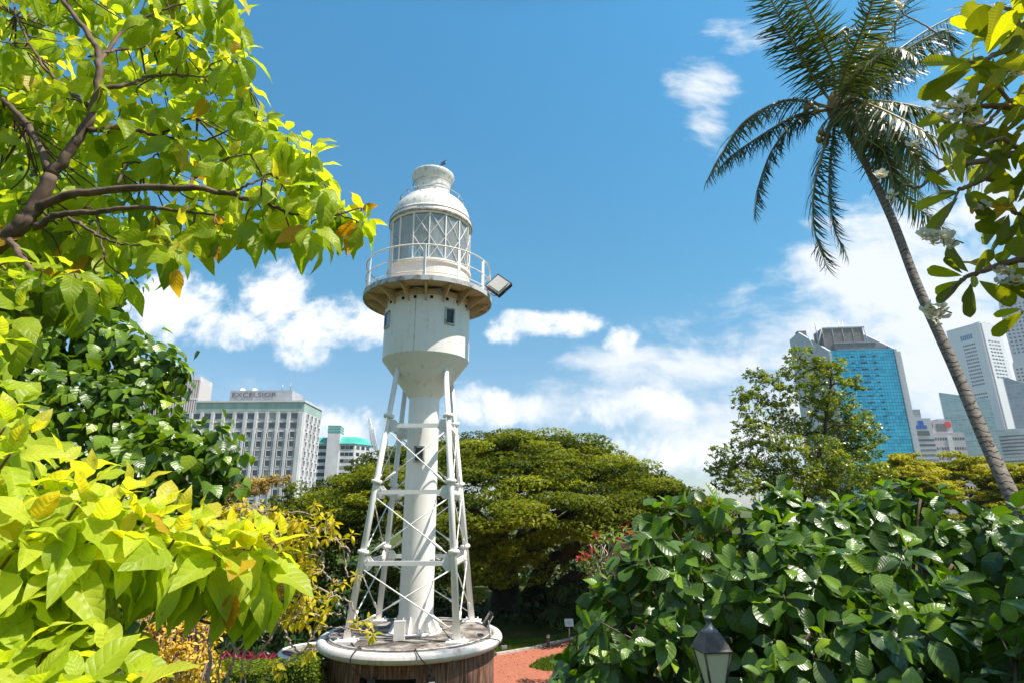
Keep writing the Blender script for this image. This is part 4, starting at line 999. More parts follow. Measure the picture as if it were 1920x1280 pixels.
# ------------------------------------------------------------------ rain tree (broad dome)
def small_leaves(bag, c, rad, n, size, rnd, up=.9, T=None, surf=.55):
    d = unit(rng.normal(size=(n, 3))); rr = rng.uniform(surf, 1, n) ** .6; P = c + d * rr[:, None] * np.array(rad)
    N = unit(rng.normal(size=(n, 3)) * .55 + np.array([0, 0, up]) + d * .35); D = unit(np.cross(N, unit(rng.normal(size=(n, 3)))))
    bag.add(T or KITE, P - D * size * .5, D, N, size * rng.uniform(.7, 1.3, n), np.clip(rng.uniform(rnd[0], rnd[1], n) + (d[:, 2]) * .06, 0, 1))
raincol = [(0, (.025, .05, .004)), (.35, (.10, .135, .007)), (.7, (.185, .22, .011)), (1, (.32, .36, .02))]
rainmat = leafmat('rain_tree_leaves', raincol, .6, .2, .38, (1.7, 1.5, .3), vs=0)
def dome_tree(name, label, cx_, cy_, rx_, ry_, zt, ze, zg, nc, nl, ls, mat, tr_r, bright=(.2, .75), group=None, layers=2, cr=.85, front_only=False, trunkmat=None, seedpow=2.3, drop=1.0):
    t = thing(name, (cx_, cy_, zg), label, 'tree', group)
    tk = MB(); base = np.array([cx_, cy_, zg]); fork = base + np.array([0, 0, (ze - zg) * .55]); lm = []
    tk.tube(catmull([base, base + np.array([.1, 0, (fork[2] - zg) * .5]), fork], 5), [tr_r * 1.35 - i * tr_r * .035 for i in range(11)], 12)
    for k in range(9):
        a = 2 * math.pi * k / 9 + rng.uniform(-.2, .2); f_ = rng.uniform(.55, .85)
        e = np.array([cx_ + rx_ * f_ * math.cos(a), cy_ + ry_ * f_ * math.sin(a), ze + (zt - ze) * (1 - f_ ** seedpow) - .9])
        mid = fork + (e - fork) * .45 + np.array([0, 0, rng.uniform(.1, .8)]); C_ = branch(lm_mb := MB(), [fork - np.array([0, 0, .3]), mid, e], tr_r * .62, tr_r * .12, 6, 8, .05)
        for q in range(3):
            s_ = C_[len(C_) // 2 + q * 2]; a2 = a + rng.uniform(-.9, .9); e2 = s_ + np.array([math.cos(a2), math.sin(a2), .35]) * rx_ * .25; branch(lm_mb, [s_, (s_ + e2) / 2 + np.array([0, 0, .2]), e2], tr_r * .22, tr_r * .06, 4, 6, .04)
        lm_mb.build('limb', trunkmat or darkbark, t)
    tk.build('trunk', trunkmat or darkbark, t)
    bag = Leaves()
    for L in range(layers):
        for k in range(nc if L == 0 else int(nc * .55)):
            rho = math.sqrt(rng.uniform(0, 1)); a = rng.uniform(0, 6.2832)
            if front_only and math.sin(a) > .45 and rng.uniform() < .6: continue
            lump = .55 * math.sin(a * 5 + rho * 7) + .5 * math.sin(a * 9 - rho * 12)
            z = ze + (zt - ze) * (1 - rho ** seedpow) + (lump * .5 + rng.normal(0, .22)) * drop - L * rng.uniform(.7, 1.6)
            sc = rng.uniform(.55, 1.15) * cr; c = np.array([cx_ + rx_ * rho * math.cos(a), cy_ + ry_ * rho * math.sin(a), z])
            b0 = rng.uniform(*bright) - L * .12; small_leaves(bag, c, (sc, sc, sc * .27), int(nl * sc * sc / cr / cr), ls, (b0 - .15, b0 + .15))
    bag.build('crown', mat, t); return t
c0 = atY(955, 797, 33.0); cl_ = atY(556, 925, 33.0); crr = atY(1318, 900, 33.0)
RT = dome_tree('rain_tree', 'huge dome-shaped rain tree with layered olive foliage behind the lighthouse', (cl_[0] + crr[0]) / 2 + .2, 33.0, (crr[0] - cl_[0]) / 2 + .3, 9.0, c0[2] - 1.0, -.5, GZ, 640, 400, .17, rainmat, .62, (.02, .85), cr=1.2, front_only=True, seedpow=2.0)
# low front skirt, brighter
bag = Leaves()
for (px, py, Y, n) in ((900, 1010, 23.5, 9), (960, 1000, 23.2, 9), (930, 1050, 23.5, 7), (985, 1040, 24, 7), (1010, 1000, 24, 7), (880, 1060, 24, 5), (1060, 990, 24, 6), (700, 1000, 23, 8), (640, 1010, 23, 8), (720, 1060, 24, 7), (600, 1030, 24, 7), (840, 1090, 25, 5), (590, 1090, 25, 8), (680, 1120, 26, 8), (880, 1020, 23, 8), (1130, 985, 24, 7), (1190, 960, 23, 8), (1260, 940, 24, 8), (890, 1085, 24, 6), (940, 1085, 24.5, 6), (985, 1065, 25, 5), (860, 1040, 24, 6), (1040, 1020, 25, 6), (1090, 1015, 25, 6), (1130, 1030, 25, 5), (1180, 1010, 25, 7), (700, 1090, 25, 6), (640, 1070, 25, 7), (560, 960, 25, 6), (620, 960, 24, 6)):
    for k in range(n):
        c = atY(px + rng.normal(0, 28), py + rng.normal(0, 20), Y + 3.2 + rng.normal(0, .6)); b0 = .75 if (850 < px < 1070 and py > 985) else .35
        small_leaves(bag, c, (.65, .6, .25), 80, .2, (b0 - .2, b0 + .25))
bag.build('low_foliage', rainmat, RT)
# heavy leaning limbs seen under the crown
for pts, r0_, r1_ in (([(985, 1185, 0), (1000, 1120, 0), (1030, 1060, -2), (1080, 1020, -4)], .55, .25), ([(960, 1185, 1), (945, 1120, 1), (915, 1080, 0), (880, 1040, -1)], .5, .2), ([(1000, 1150, 0), (1060, 1090, -2), (1120, 1075, -4), (1170, 1070, -5)], .35, .14), ([(1010, 1070, 0), (1060, 1040, 0), (1110, 1045, -2), (1160, 1020, -3)], .32, .12), ([(990, 1120, 0), (1010, 1060, 2), (990, 1000, 3)], .4, .2), ([(930, 1180, 0), (850, 1150, -1), (800, 1130, -2), (740, 1140, -3)], .22, .1)):
    x = MB(); branch(x, px_line(pts, 31.5), r0_, r1_, 6, 10, .05); x.build('limb', darkbark, RT)

# ------------------------------------------------------------------ shrubs under the rain tree
def shrub(name, label, bl, per, T, mat, size, rnd=(0, 1), cat='shrub', m=5, group=None, part='foliage', e=(20, 110), grav=.3, back=.4, stems=True, inner=True, upb=.7, stemmat=None, keep=.93):
    B_ = blobs(bl) if not isinstance(bl[0][0], np.ndarray) else bl
    c = sum(b[0] for b in B_) / len(B_); gz = gheight(c[0], c[1]); t = thing(name, (c[0], c[1], gz), label, cat, group)
    P, N = blob_points(B_, per, back=back, keep=keep); bag = Leaves()
    for p, n in zip(P, N):
        ax = n + np.array([0, 0, upb]) + rng.normal(0, .25, 3); rosette(bag, T, p, ax, m, size, e[0], e[1], grav, rnd)
    if inner:
        for b_ in B_:
            k = int(per * 1.6 * 4 * math.pi * b_[1] ** 2); d = unit(rng.normal(size=(k, 3))); p = b_[0] + d * b_[1] * rng.uniform(.4, .85, (k, 1))
            bag.add(T[0], p, unit(rng.normal(size=(k, 3)) + np.array([0, 0, -.3])), unit(d + rng.normal(0, .5, (k, 3)) + np.array([0, 0, .6])), rng.uniform(.8, 1.1, k) * size, rng.uniform(rnd[0], rnd[1], k))
    bag.build(part, mat, t)
    if stems:
        x = MB()
        for b_ in B_:
            e_ = b_[0]; s_ = np.array([c[0] + (e_[0] - c[0]) * .25, c[1] + (e_[1] - c[1]) * .25, gz])
            branch(x, [s_, (s_ + e_) / 2 + rng.normal(0, .1, 3), e_], .012 + b_[1] * .05, .008 + b_[1] * .012, 5, 6)
        x.build('stem', stemmat or bark, t)
    return t
Tov = [leaf_tmpl('ovate', 4, 2, .25, .35, 0, .5)]; Tstrap = [leaf_tmpl('lance', 5, 2, .2, .9, 0, .14)]
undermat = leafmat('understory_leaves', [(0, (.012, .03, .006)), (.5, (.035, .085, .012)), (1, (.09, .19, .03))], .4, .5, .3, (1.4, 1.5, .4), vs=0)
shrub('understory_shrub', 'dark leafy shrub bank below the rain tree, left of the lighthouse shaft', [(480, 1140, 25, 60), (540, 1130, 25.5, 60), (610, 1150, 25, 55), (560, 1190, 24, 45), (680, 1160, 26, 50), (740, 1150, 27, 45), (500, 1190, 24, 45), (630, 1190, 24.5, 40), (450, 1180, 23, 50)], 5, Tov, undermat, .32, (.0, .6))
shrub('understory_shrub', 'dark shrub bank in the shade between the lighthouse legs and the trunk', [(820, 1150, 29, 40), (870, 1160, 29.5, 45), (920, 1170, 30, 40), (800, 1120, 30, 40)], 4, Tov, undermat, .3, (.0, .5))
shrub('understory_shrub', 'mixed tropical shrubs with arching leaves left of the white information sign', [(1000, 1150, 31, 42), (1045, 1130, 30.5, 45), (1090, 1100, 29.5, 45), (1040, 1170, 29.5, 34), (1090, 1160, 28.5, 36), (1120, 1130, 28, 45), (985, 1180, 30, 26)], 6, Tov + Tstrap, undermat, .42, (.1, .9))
grassy = leafmat('pale_grassy_leaves', [(0, (.06, .12, .02)), (1, (.22, .3, .06))], .5, .3, .4, vs=0)
shrub('strap_leaf_plant', 'pale strap-leaved clump beside the information sign post', [(1050, 1190, 28.5, 16), (1075, 1185, 28.5, 14), (1100, 1185, 28.2, 16)], 12, Tstrap, grassy, .7, m=7, e=(5, 60), cat='plant', stems=False)
for (lab, pts) in (('lower palm-like fern with a drooping pale frond behind the sign', (1060, 1150)), ('upper feathery fern in the shade under the rain tree limb', (1075, 1110))):
    p = atY(pts[0], pts[1], 28.3); t = thing('fern', (p[0], p[1], GZ), lab, 'fern'); bag = Leaves(); st_ = MB()
    for k in range(7):
        a = k * .9 + .3; C_ = catmull([p + np.array([0, 0, -.5]), p + np.array([math.cos(a) * .5, math.sin(a) * .5, .3]), p + np.array([math.cos(a) * 1.2, math.sin(a) * 1.2, -.1])], 7); st_.tube(C_, .015, 5)
        for c1_, c2_ in zip(C_[:-1], C_[1:]):
            tg = unit(c2_ - c1_); sd_ = unit(np.cross(tg, [0, 0, 1.]))
            for sg in (-1, 1): bag.add(Tstrap[0], c1_, sd_ * sg + tg * .4 + np.array([0, 0, -.25]), np.array([0, 0, 1.]), .4, rng.uniform(.3, 1))
    bag.build('frond', undermat, t); st_.tube([np.array([p[0], p[1], GZ]), p + np.array([0, 0, -.45])], .06, 8); st_.build('stem', bark, t)

# ------------------------------------------------------------------ lawns
def grass(name, poly_px, n, zoff=0.0, h=.09):
    P = np.array([atZ(x, y, GZ + zoff) for x, y in inpoly(poly_px, n)]); N = unit(rng.normal(0, .5, (n, 3)) + np.array([0, -1, 0])); D = unit(rng.normal(0, .35, (n, 3)) + np.array([0, 0, 1.]))
    bag = Leaves(); bag.add((np.array([(-.12, 0, 0), (.12, 0, 0), (.04, 1, .1), (-.04, 1, .1)]), np.array([(0, 1, 2, 3)]), np.array([(0, 0)] * 4)), P, D, N, h * rng.uniform(.5, 1.3, n), rng.uniform(0, 1, n))
    o = bag.build(name, grassmat, None); return tag(o, None, None, None, 'stuff')
grassmat = leafmat('grass_blades', [(0, (.06, .10, .008)), (.6, (.13, .20, .015)), (1, (.25, .30, .04))], .7, .2, .4, (1.4, 1.4, .4), vs=0)
flat('lawn', [atZ(x, y, GZ)[:2] for x, y in ((992, 1247), (1010, 1236), (1040, 1228), (1090, 1218), (1150, 1210), (1200, 1215), (1170, 1258), (1090, 1258), (1020, 1257))], GZ + .012, plain('lawn_soil', (.10, .15, .015), .9, col2=(.06, .09, .01), nscale=5))['kind'] = 'structure'
tag(grass('grass', [(992, 1250), (1010, 1237), (1040, 1228), (1090, 1218), (1150, 1212), (1170, 1258), (1090, 1258), (1020, 1257)], 9000, .012), 'short bright grass on the lawn corner inside the path', 'grass')
tag(grass('grass', [(930, 1224), (1000, 1213), (1085, 1191), (1200, 1170), (1200, 1150), (1100, 1178), (1020, 1198), (930, 1205)], 26000), 'shaded grass verge beyond the pale kerb of the red path', 'grass')
tag(grass('grass', [(330, 1230), (560, 1232), (610, 1236), (605, 1300), (330, 1300)], 30000), 'grass left of the lighthouse base', 'grass')
# clipped hedge mound at the left
def clipped(label, px0, px1, pyt, Y, dep, mat_, hmin=.5):
    a, b_ = atY(px0, pyt, Y), atY(px1, pyt, Y); h = a[2] - GZ; t = thing('clipped_hedge', ((a[0] + b_[0]) / 2, Y + dep / 2, GZ), label, 'hedge'); n = 9000
    x = rng.uniform(a[0], b_[0], n); y = rng.uniform(Y, Y + dep, n); f_ = rng.uniform(size=n) < .4
    ex_ = np.minimum(1, np.minimum(x - a[0], b_[0] - x) / .25); z = GZ + h * np.sqrt(np.clip(ex_, .05, 1)) * np.where(f_, rng.uniform(0.05, 1, n), 1) + rng.normal(0, .012, n); y = np.where(f_, Y, y)
    N = np.where(f_[:, None], np.array([0, -1, .6]), np.array([0, 0, 1.])) + rng.normal(0, .4, (n, 3)); D = np.cross(N, rng.normal(size=(n, 3))); bag = Leaves(); bag.add(KITE, np.stack([x, y, z], 1), D, N, rng.uniform(.05, .09, n), rng.uniform(0, 1, n)); bag.build('foliage', mat_, t)
    MB().bb(a[0] + .3, b_[0] - .3, Y + .1, Y + dep - .1, GZ, GZ + h - .16).build('hedge_core', plain('hedge_core_twigs', (.03, .045, .01), .9), t)
hm = leafmat('clipped_leaves', [(0, (.05, .09, .006)), (.6, (.14, .20, .012)), (1, (.26, .30, .02))], .6, .2, .35, vs=0)
clipped('bright clipped hedge just left of the lighthouse base', 505, 606, 1246, 14.3, 1.1, hm)
clipped('low clipped hedge in front of the magenta plants', 340, 508, 1263, 13.9, 1.2, hm)
magm = leafmat('magenta_leaves', [(0, (.16, .006, .03)), (.6, (.42, .012, .09)), (1, (.6, .05, .18))], .4, .4, .35, (1.4, .6, 1), vs=0)
for lab, px0, px1, py, Y in (('row of magenta strap-leaved plants behind the low clipped hedge', 398, 512, 1243, 21.8), ('small magenta plants below the round planter', 560, 606, 1240, 17.9 + 1.2), ('magenta plants at the foot of the yellow shrub', 285, 340, 1266, 17.0)):
    a, b_ = atY(px0, py, Y), atY(px1, py, Y); t = thing('cordyline_plant', ((a[0] + b_[0]) / 2, Y, GZ), lab, 'plant', 'magenta strap-leaved plants'); bag = Leaves()
    for k in range(int((b_[0] - a[0]) / .16)):
        p = np.array([a[0] + (k + rng.uniform()) * .16, Y + rng.uniform(-.3, .3), max(a[2] - .1, GZ) + rng.uniform(-.08, .08)]); rosette(bag, Tstrap, p, (rng.normal(0, .15), rng.normal(0, .15), 1), 10, .62, 5, 60, .1, (0, 1), inner=.8)
    bag.build('leaves', magm, t); x = MB()
    for k in range(int((b_[0] - a[0]) / .35)): q = a[0] + k * .35 + .15; x.tube([(q, Y, GZ), (q, Y, a[2] - .15)], .02, 6)
    x.build('stem', bark, t)
# shrubbery closing the view beyond the rain tree
for lab, l in (('dark shrubbery in deep shade beyond the rain tree, left part', [(x_, 1078 + (i % 2) * 14, 46, 62) for i, x_ in enumerate(range(380, 900, 50))]), ('dark shrubbery in deep shade beyond the rain tree, right part', [(x_, 1070 + (i % 2) * 14, 46, 62) for i, x_ in enumerate(range(900, 1420, 50))])):
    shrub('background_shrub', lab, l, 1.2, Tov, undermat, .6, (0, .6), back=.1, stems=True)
# fallen leaves on the paving and the platform
lm_ = leafmat('fallen_leaves', [(0, (.12, .06, .02)), (.6, (.30, .18, .04)), (1, (.42, .34, .05))], .8, .2, .1, vs=0)
for lab, n, fn in (('scattered dry leaves fallen on the red brick path', 160, lambda: atZ(rng.uniform(935, 1150), rng.uniform(1205, 1300), GZ) + np.array([0, 0, .02])), ('dry leaves lying on the round lighthouse platform', 46, lambda: np.array([PC[0], PC[1], PZ + .012]) + (lambda a, r_: np.array([math.cos(a) * r_, math.sin(a) * r_, 0]))(rng.uniform(0, 6.28), rng.uniform(.9, 2.0)))):
    bag = Leaves()
    for _ in range(n): bag.add(KITE, fn(), rng.normal(size=3) * np.array([1, 1, .05]), np.array([0, 0, 1.]) + rng.normal(0, .2, 3), rng.uniform(.06, .13), rng.uniform(0, 1))
    tag(bag.build('fallen_leaves', lm_, None), lab, 'leaf litter', None, 'stuff')

# ------------------------------------------------------------------ back trees on the right and left
ygm = leafmat('yellow_green_canopy', [(0, (.09, .11, .006)), (.5, (.30, .31, .012)), (1, (.55, .48, .03))], .6, .2, .4, (1.4, 1.3, .3), vs=0)
for k, (px, py, Y, hw, lab) in enumerate(((1690, 856, 46, 62, 'yellow-green tree canopy below the blue glass tower'), (1800, 855, 48, 70, 'yellow-green tree canopy left of the leaning palm trunk'), (1905, 872, 44, 60, 'yellow-green tree canopy at the right edge behind the palm trunk'))):
    c = atY(px, py, Y); w_ = hw / pxm(c)
    dome_tree('rain_tree', lab, c[0], Y, w_ * 1.15, w_ * 1.1, c[2] - .3, c[2] - 3.0, GZ, 110, 150, .26, ygm, .3, (.25, .8), 'yellow-green trees at the back', cr=.85)
# airy tree in front of the blue tower
airy = leafmat('airy_tree_leaves', [(0, (.04, .07, .008)), (.4, (.12, .18, .012)), (.8, (.25, .30, .02)), (1, (.42, .42, .08))], .35, .5, .35, (1.5, 1.5, .3), vs=0)
def clump_tree(name, label, trunk, clumps, Y, mat, n, ls, rnd, bk, r0=.22, T=None, flat_=.75, twig=.025, group=None, dens=1.0, spreadY=1.0, cat='tree', holes=True):
    L = [atY(p[0], p[1], Y + (p[2] if len(p) > 2 else 0)) for p in trunk]; gz = gheight(L[0][0], L[0][1])
    base = np.array([L[0][0], L[0][1], gz]); t = thing(name, base, label, cat, group)
    x = MB(); pl_ = [base] + L if L[0][2] > gz + .05 else L; C_ = branch(x, pl_, r0, r0 * .25, 6, 10, .03); x.build('trunk', bk, t)
    bag = Leaves(); nodes = [(c, r0 * (1 - .75 * i / len(C_))) for i, c in enumerate(C_)]
    cl2 = []
    for (px, py, rp) in clumps:
        c = atY(px, py, Y + rng.uniform(-1, 1) * spreadY); cl2.append((c, rp / pxm(c)))
    ctr = C_[len(C_) // 3]
    cl2.sort(key=lambda q: np.linalg.norm(q[0] - ctr))
    lb = MB()
    for c, r_ in cl2:
        cand = [nd for nd in nodes if nd[0][2] < c[2] + .2] or nodes
        nd = min(cand, key=lambda q: np.linalg.norm(q[0] - c) + (q[1] < .03) * .5); mid = (nd[0] + c) / 2 + rng.normal(0, .12, 3) + np.array([0, 0, .08])
        rr = min(nd[1] * .65, .09); B2 = branch(lb, [nd[0], mid, c], rr, max(rr * .4, .012), 5, 6, .02)
        nodes += [(b, max(rr * .6, .02)) for b in B2[2:]]
        sub = max(6, int(n * r_ * r_ / 14))
        for q in range(sub):
            d = rng.normal(size=3); d *= min(1.0, 1.35 / np.linalg.norm(d)) * .9; cc = c + d * r_ * np.array([1, 1, flat_])
            if q % 3 == 0: branch(lb, [c, (c + cc) / 2 + rng.normal(0, .04, 3), cc], twig * .5, twig * .2, 2, 4)
            b0 = rng.uniform(*rnd); rs = max(min(r_ * .35, ls * 1.7), ls); small_leaves(bag, cc, (rs, rs, rs * .8), 14, ls, (b0 - .2, b0 + .2), .6, T, .1)
    lb.build('branch', bk, t); bag.build('crown', mat, t); return t
clump_tree('airy_tree', 'airy green tree with open branches in front of the blue glass tower',
    [(1500, 985), (1520, 900), (1545, 830), (1550, 780), (1558, 720), (1560, 690)],
    [(1500, 672, 22), (1530, 690, 20), (1560, 686, 18), (1480, 695, 16), (1515, 720, 20), (1545, 710, 18), (1575, 680, 10), (1600, 712, 12), (1610, 725, 8), (1580, 718, 12), (1550, 745, 20), (1575, 755, 24), (1600, 780, 22), (1590, 805, 26), (1620, 800, 22), (1640, 822, 14), (1560, 790, 20), (1530, 770, 20), (1505, 745, 16), (1480, 735, 12),
     (1415, 705, 16), (1440, 715, 18), (1465, 725, 14), (1400, 735, 18), (1390, 755, 14), (1420, 745, 16), (1445, 755, 16), (1470, 760, 14), (1410, 775, 16), (1395, 800, 18), (1425, 800, 16), (1455, 790, 20), (1485, 790, 22), (1510, 815, 24), (1390, 830, 16), (1420, 830, 18), (1450, 830, 22), (1480, 840, 26), (1540, 840, 28), (1570, 845, 26), (1600, 840, 24), (1630, 845, 16),
     (1355, 850, 18), (1340, 875, 16), (1370, 875, 22), (1400, 865, 22), (1430, 875, 26), (1460, 880, 26), (1500, 885, 30), (1540, 885, 30), (1580, 880, 30), (1615, 880, 26), (1645, 885, 20), (1360, 905, 18), (1390, 905, 24), (1430, 915, 26), (1480, 920, 30), (1530, 920, 30), (1580, 920, 30), (1625, 915, 26), (1660, 900, 16)],
    24.0, airy, 2400, .13, (.3, .95), darkbark, .13, spreadY=1.3)
# ochre feathery tree and small dark tree at left, in front of the hotel
och = leafmat('ochre_feathery_leaves', [(0, (.20, .14, .03)), (.6, (.46, .34, .09)), (1, (.62, .50, .2))], .7, .2, .35, (1.3, 1.1, .4), vs=0)
clump_tree('feathery_tree', 'ochre feathery tree reaching flat across the front of the hotel block', [(390, 1010), (400, 975), (430, 945), (470, 925)],
    [(400, 905, 20), (425, 912, 22), (455, 914, 22), (480, 910, 20), (500, 904, 16), (522, 899, 12), (538, 897, 7), (415, 940, 16), (445, 930, 14), (400, 965, 18), (385, 930, 16), (430, 965, 14), (370, 990, 30), (420, 1000, 26)], 26.0, och, 3000, .13, (.3, .8), bark, .12, flat_=.6, spreadY=.4)
clump_tree('small_tree', 'small dark green tree at the foot of the hotel block', [(530, 1060), (535, 1000), (540, 960)],
    [(520, 935, 14), (545, 925, 14), (560, 945, 14), (530, 960, 20), (500, 965, 18), (560, 975, 22), (520, 995, 26), (470, 990, 26), (560, 1010, 26), (500, 1030, 30), (450, 1030, 30), (550, 1050, 30), (480, 1080, 34), (420, 1060, 34), (540, 1090, 30)], 25.0, rainmat, 1500, .17, (.15, .6), darkbark, .1, spreadY=.6)
# red-flowered frangipani by the path
Tl = [leaf_tmpl('lance', 4, 2, .25, .3, 0, .3)]
fl_t = thing('flowering_tree', (*atY(1120, 1100, 19)[:2], GZ), 'bare-twigged frangipani with red flowers left of the big-leaved hedge', 'tree')
x = MB(); tw = MB(); bag = Leaves(); fb = Leaves(); base = np.array([*atY(1150, 1100, 19)[:2], GZ]); fk = atY(1148, 1120, 19); branch(x, [base, (base + fk) / 2, fk], .12, .08); x.build('trunk', greybark, fl_t)
PET = (np.array([(-.3, 0, 0), (.3, 0, 0), (.42, 1, .25), (-.42, 1, .25)]), np.array([(0, 1, 2, 3)]), np.array([(0, 0), (0, 0), (0, 1), (0, 1)]))
tips = list(spread([(1090, 1040), (1110, 1005), (1150, 990), (1215, 985), (1230, 1060), (1150, 1140), (1115, 1110), (1090, 1060)], 95))
for q in tips:
    p = atY(q[0], q[1], 19 + rng.uniform(-.7, .7)); mid = fk + (p - fk) * .55 + rng.normal(0, .12, 3) + np.array([0, 0, .1]); branch(tw, [fk, mid, p], .03, .016, 5, 6, .02)
    if rng.uniform() < (.35 if (1100 < q[0] < 1180 and 1015 < q[1] < 1060) else .95): rosette(bag, Tl, p, unit(p - fk) + np.array([0, 0, .4]), 8, .34, 30, 110, .2, (.3, 1))
    if rng.uniform() < .2:
        for _ in range(7): small_leaves(fb, p + np.array([0, 0, .1]) + rng.normal(0, .09, 3), (.05, .05, .05), 5, .085, (0, 1))
tw.build('twig', greybark, fl_t); bag.build('foliage', leafmat('frangipani_leaves', [(0, (.05, .12, .01)), (1, (.20, .32, .03))], .4, .4, .4, vs=0), fl_t)
fb.build('flowers', leafmat('red_petals', [(0, (.45, .01, .02)), (1, (.75, .06, .12))], .5, .3, .35, (1.3, .5, .8), vs=0), fl_t)

# ------------------------------------------------------------------ coconut palm
palm_leaf = leafmat('palm_leaflets', [(0, (.02, .04, .008)), (.5, (.055, .09, .014)), (1, (.18, .19, .04))], .4, .6, .28, (1.6, 1.5, .3), vs=0)
mr = plain('palm_midrib', (.30, .27, .07), .5, col2=(.22, .13, .05), nscale=4)
def trunk_mat():
    m, nt, out = new_mat('palm_trunk_rings'); g = G(nt); t = g.n('ShaderNodeTexCoord').outputs['Object']
    sp = g.n('ShaderNodeSeparateXYZ'); nt.links.new(t, sp.inputs[0]); n0 = g.noise(t, 4, 3)
    v = g.math('FRACT', g.math('ADD', g.math('MULTIPLY', sp.outputs[2], 7.5), g.math('MULTIPLY', n0, 3.0)))
    ring = g.mapr(v, 0, .22, 0, 1, True)
    c = g.ramp(g.noise(g.scale(t, (3, 3, 8)), 3, 6, .7), [(.3, (.13, .105, .085)), (.55, (.24, .20, .165)), (.75, (.34, .29, .25))])
    c = g.mixc(g.math('SUBTRACT', 1.0, ring), c, (.05, .035, .03))
    b = g.bsdf(c, .85, 0, .3, g.bump(g.math('ADD', ring, g.math('MULTIPLY', g.noise(t, 30, 5, .7), .7)), .6, .03)); nt.links.new(b.outputs[0], out.inputs[0]); return m
pb = atY(1900, 935, 9.6); pbz = gheight(pb[0] + .9, 9.2)
pc = atY(1568, 205, 13.2)
PT = thing('coconut_palm', (pb[0] + .75, 9.3, pbz), 'tall leaning coconut palm with drooping fronds and ringed trunk', 'palm tree')
tr = [np.array([pb[0] + .75, 9.3, pbz]), atY(1935, 1010, 9.45), pb, atY(1850, 830, 10.2), atY(1790, 690, 10.9), atY(1722, 540, 11.6), atY(1672, 410, 12.2), atY(1625, 310, 12.7), atY(1592, 250, 13.0), pc]
x = MB(); C_ = catmull(tr, 8); n_ = len(C_); rad = list(np.interp(np.linspace(0, 1, n_), [0, .1, .25, .6, .9, 1], [.20, .135, .112, .093, .09, .11])); x.tube(C_, rad, 20); x.build('trunk', trunk_mat(), PT)
x = MB(); x.lathe([(.05, -.5), (.2, -.35), (.24, 0), (.18, .3), (.06, .55)], pc, 16); x.build('crown_shaft', plain('fibrous_crownshaft', (.28, .15, .07), .8, col2=(.16, .15, .04), nscale=8, bump=.5), PT)
lt = (np.array([(-.5, 0, 0), (.5, 0, 0), (-.62, .33, -.03), (.62, .33, -.03), (-.45, .68, -.14), (.45, .68, -.14), (-.06, 1, -.34), (.06, 1, -.34)]) * np.array([.045, 1, 1]), np.array([(0, 1, 3, 2), (2, 3, 5, 4), (4, 5, 7, 6)]), np.array([(0, 0)] * 8))
def frond(pts, rnd=(.1, .6), Lf=.62, grav=.5, dead=False, n=96, split=0):
    C_ = catmull([pc] + [atY(p[0], p[1], 13.2 + p[2]) for p in pts], 14); C_ = [np.array(c) for c in C_]
    cum = np.concatenate([[0], np.cumsum([np.linalg.norm(b - a) for a, b in zip(C_[:-1], C_[1:])])]); tot = cum[-1]; bag = Leaves(); A = np.array(C_)
    for k in range(n):
        s_ = .13 + .87 * (k + .5) / n; u = s_ * tot; p = np.array([np.interp(u, cum, A[:, i]) for i in range(3)]); q = np.array([np.interp(min(u + .06, tot), cum, A[:, i]) for i in range(3)]); q0 = np.array([np.interp(u - .06, cum, A[:, i]) for i in range(3)])
        tg = unit(q - q0); sd_ = np.cross(tg, [0, 0, 1.]); sd_ = unit(sd_ + np.array([0, .25, 0])) if np.linalg.norm(sd_) < .35 else unit(sd_); upv = np.cross(sd_, tg)
        Ln = Lf * 1.22 * np.interp(s_, [0, .2, .5, .85, 1], [.55, .95, 1.05, .8, .5]) * rng.uniform(.85, 1.12)
        for sg in (-1, 1):
            d = sd_ * sg * .85 + tg * (.35 + .5 * s_ ** 2) + upv * .12 + np.array([0, 0, -1]) * grav * rng.uniform(.7, 1.3) + rng.normal(0, .13, 3)
            nrm_ = upv * 1.0 + sd_ * sg * .45 + rng.normal(0, .25, 3)
            bag.add(lt, p, d, nrm_, Ln, rng.uniform(*rnd))
    o = bag.build('frond', palm_leaf, PT, False); x = MB(); x.tube(C_[::2] if len(C_) % 2 else C_[::2] + [C_[-1]], list(np.linspace(.045, .008, len(C_[::2]) + (0 if len(C_) % 2 else 1))), 6); x.build('midrib', mr, o)
frond([(1480, 188, -.3), (1400, 225, -.7), (1352, 290, -.9), (1325, 340, -1.0)], (.1, .5), .6, .55)
frond([(1500, 215, -.2), (1450, 240, -.4), (1375, 290, -.6), (1345, 320, -.7)], (.05, .4), .55, .7)
frond([(1510, 215, .2), (1455, 270, .4), (1425, 340, .5), (1415, 405, .5)], (.05, .4), .55, .5)
frond([(1550, 262, -.5), (1527, 350, -.7), (1527, 430, -.7), (1552, 505, -.6)], (.05, .4), .55, .35)
frond([(1560, 280, .3), (1555, 350, .5), (1565, 430, .6), (1588, 480, .6)], (.05, .4), .5, .35)
frond([(1525, 145, -.4), (1487, 80, -1.0), (1455, 20, -1.5), (1425, -50, -1.8)], (.1, .5), .6, .45)
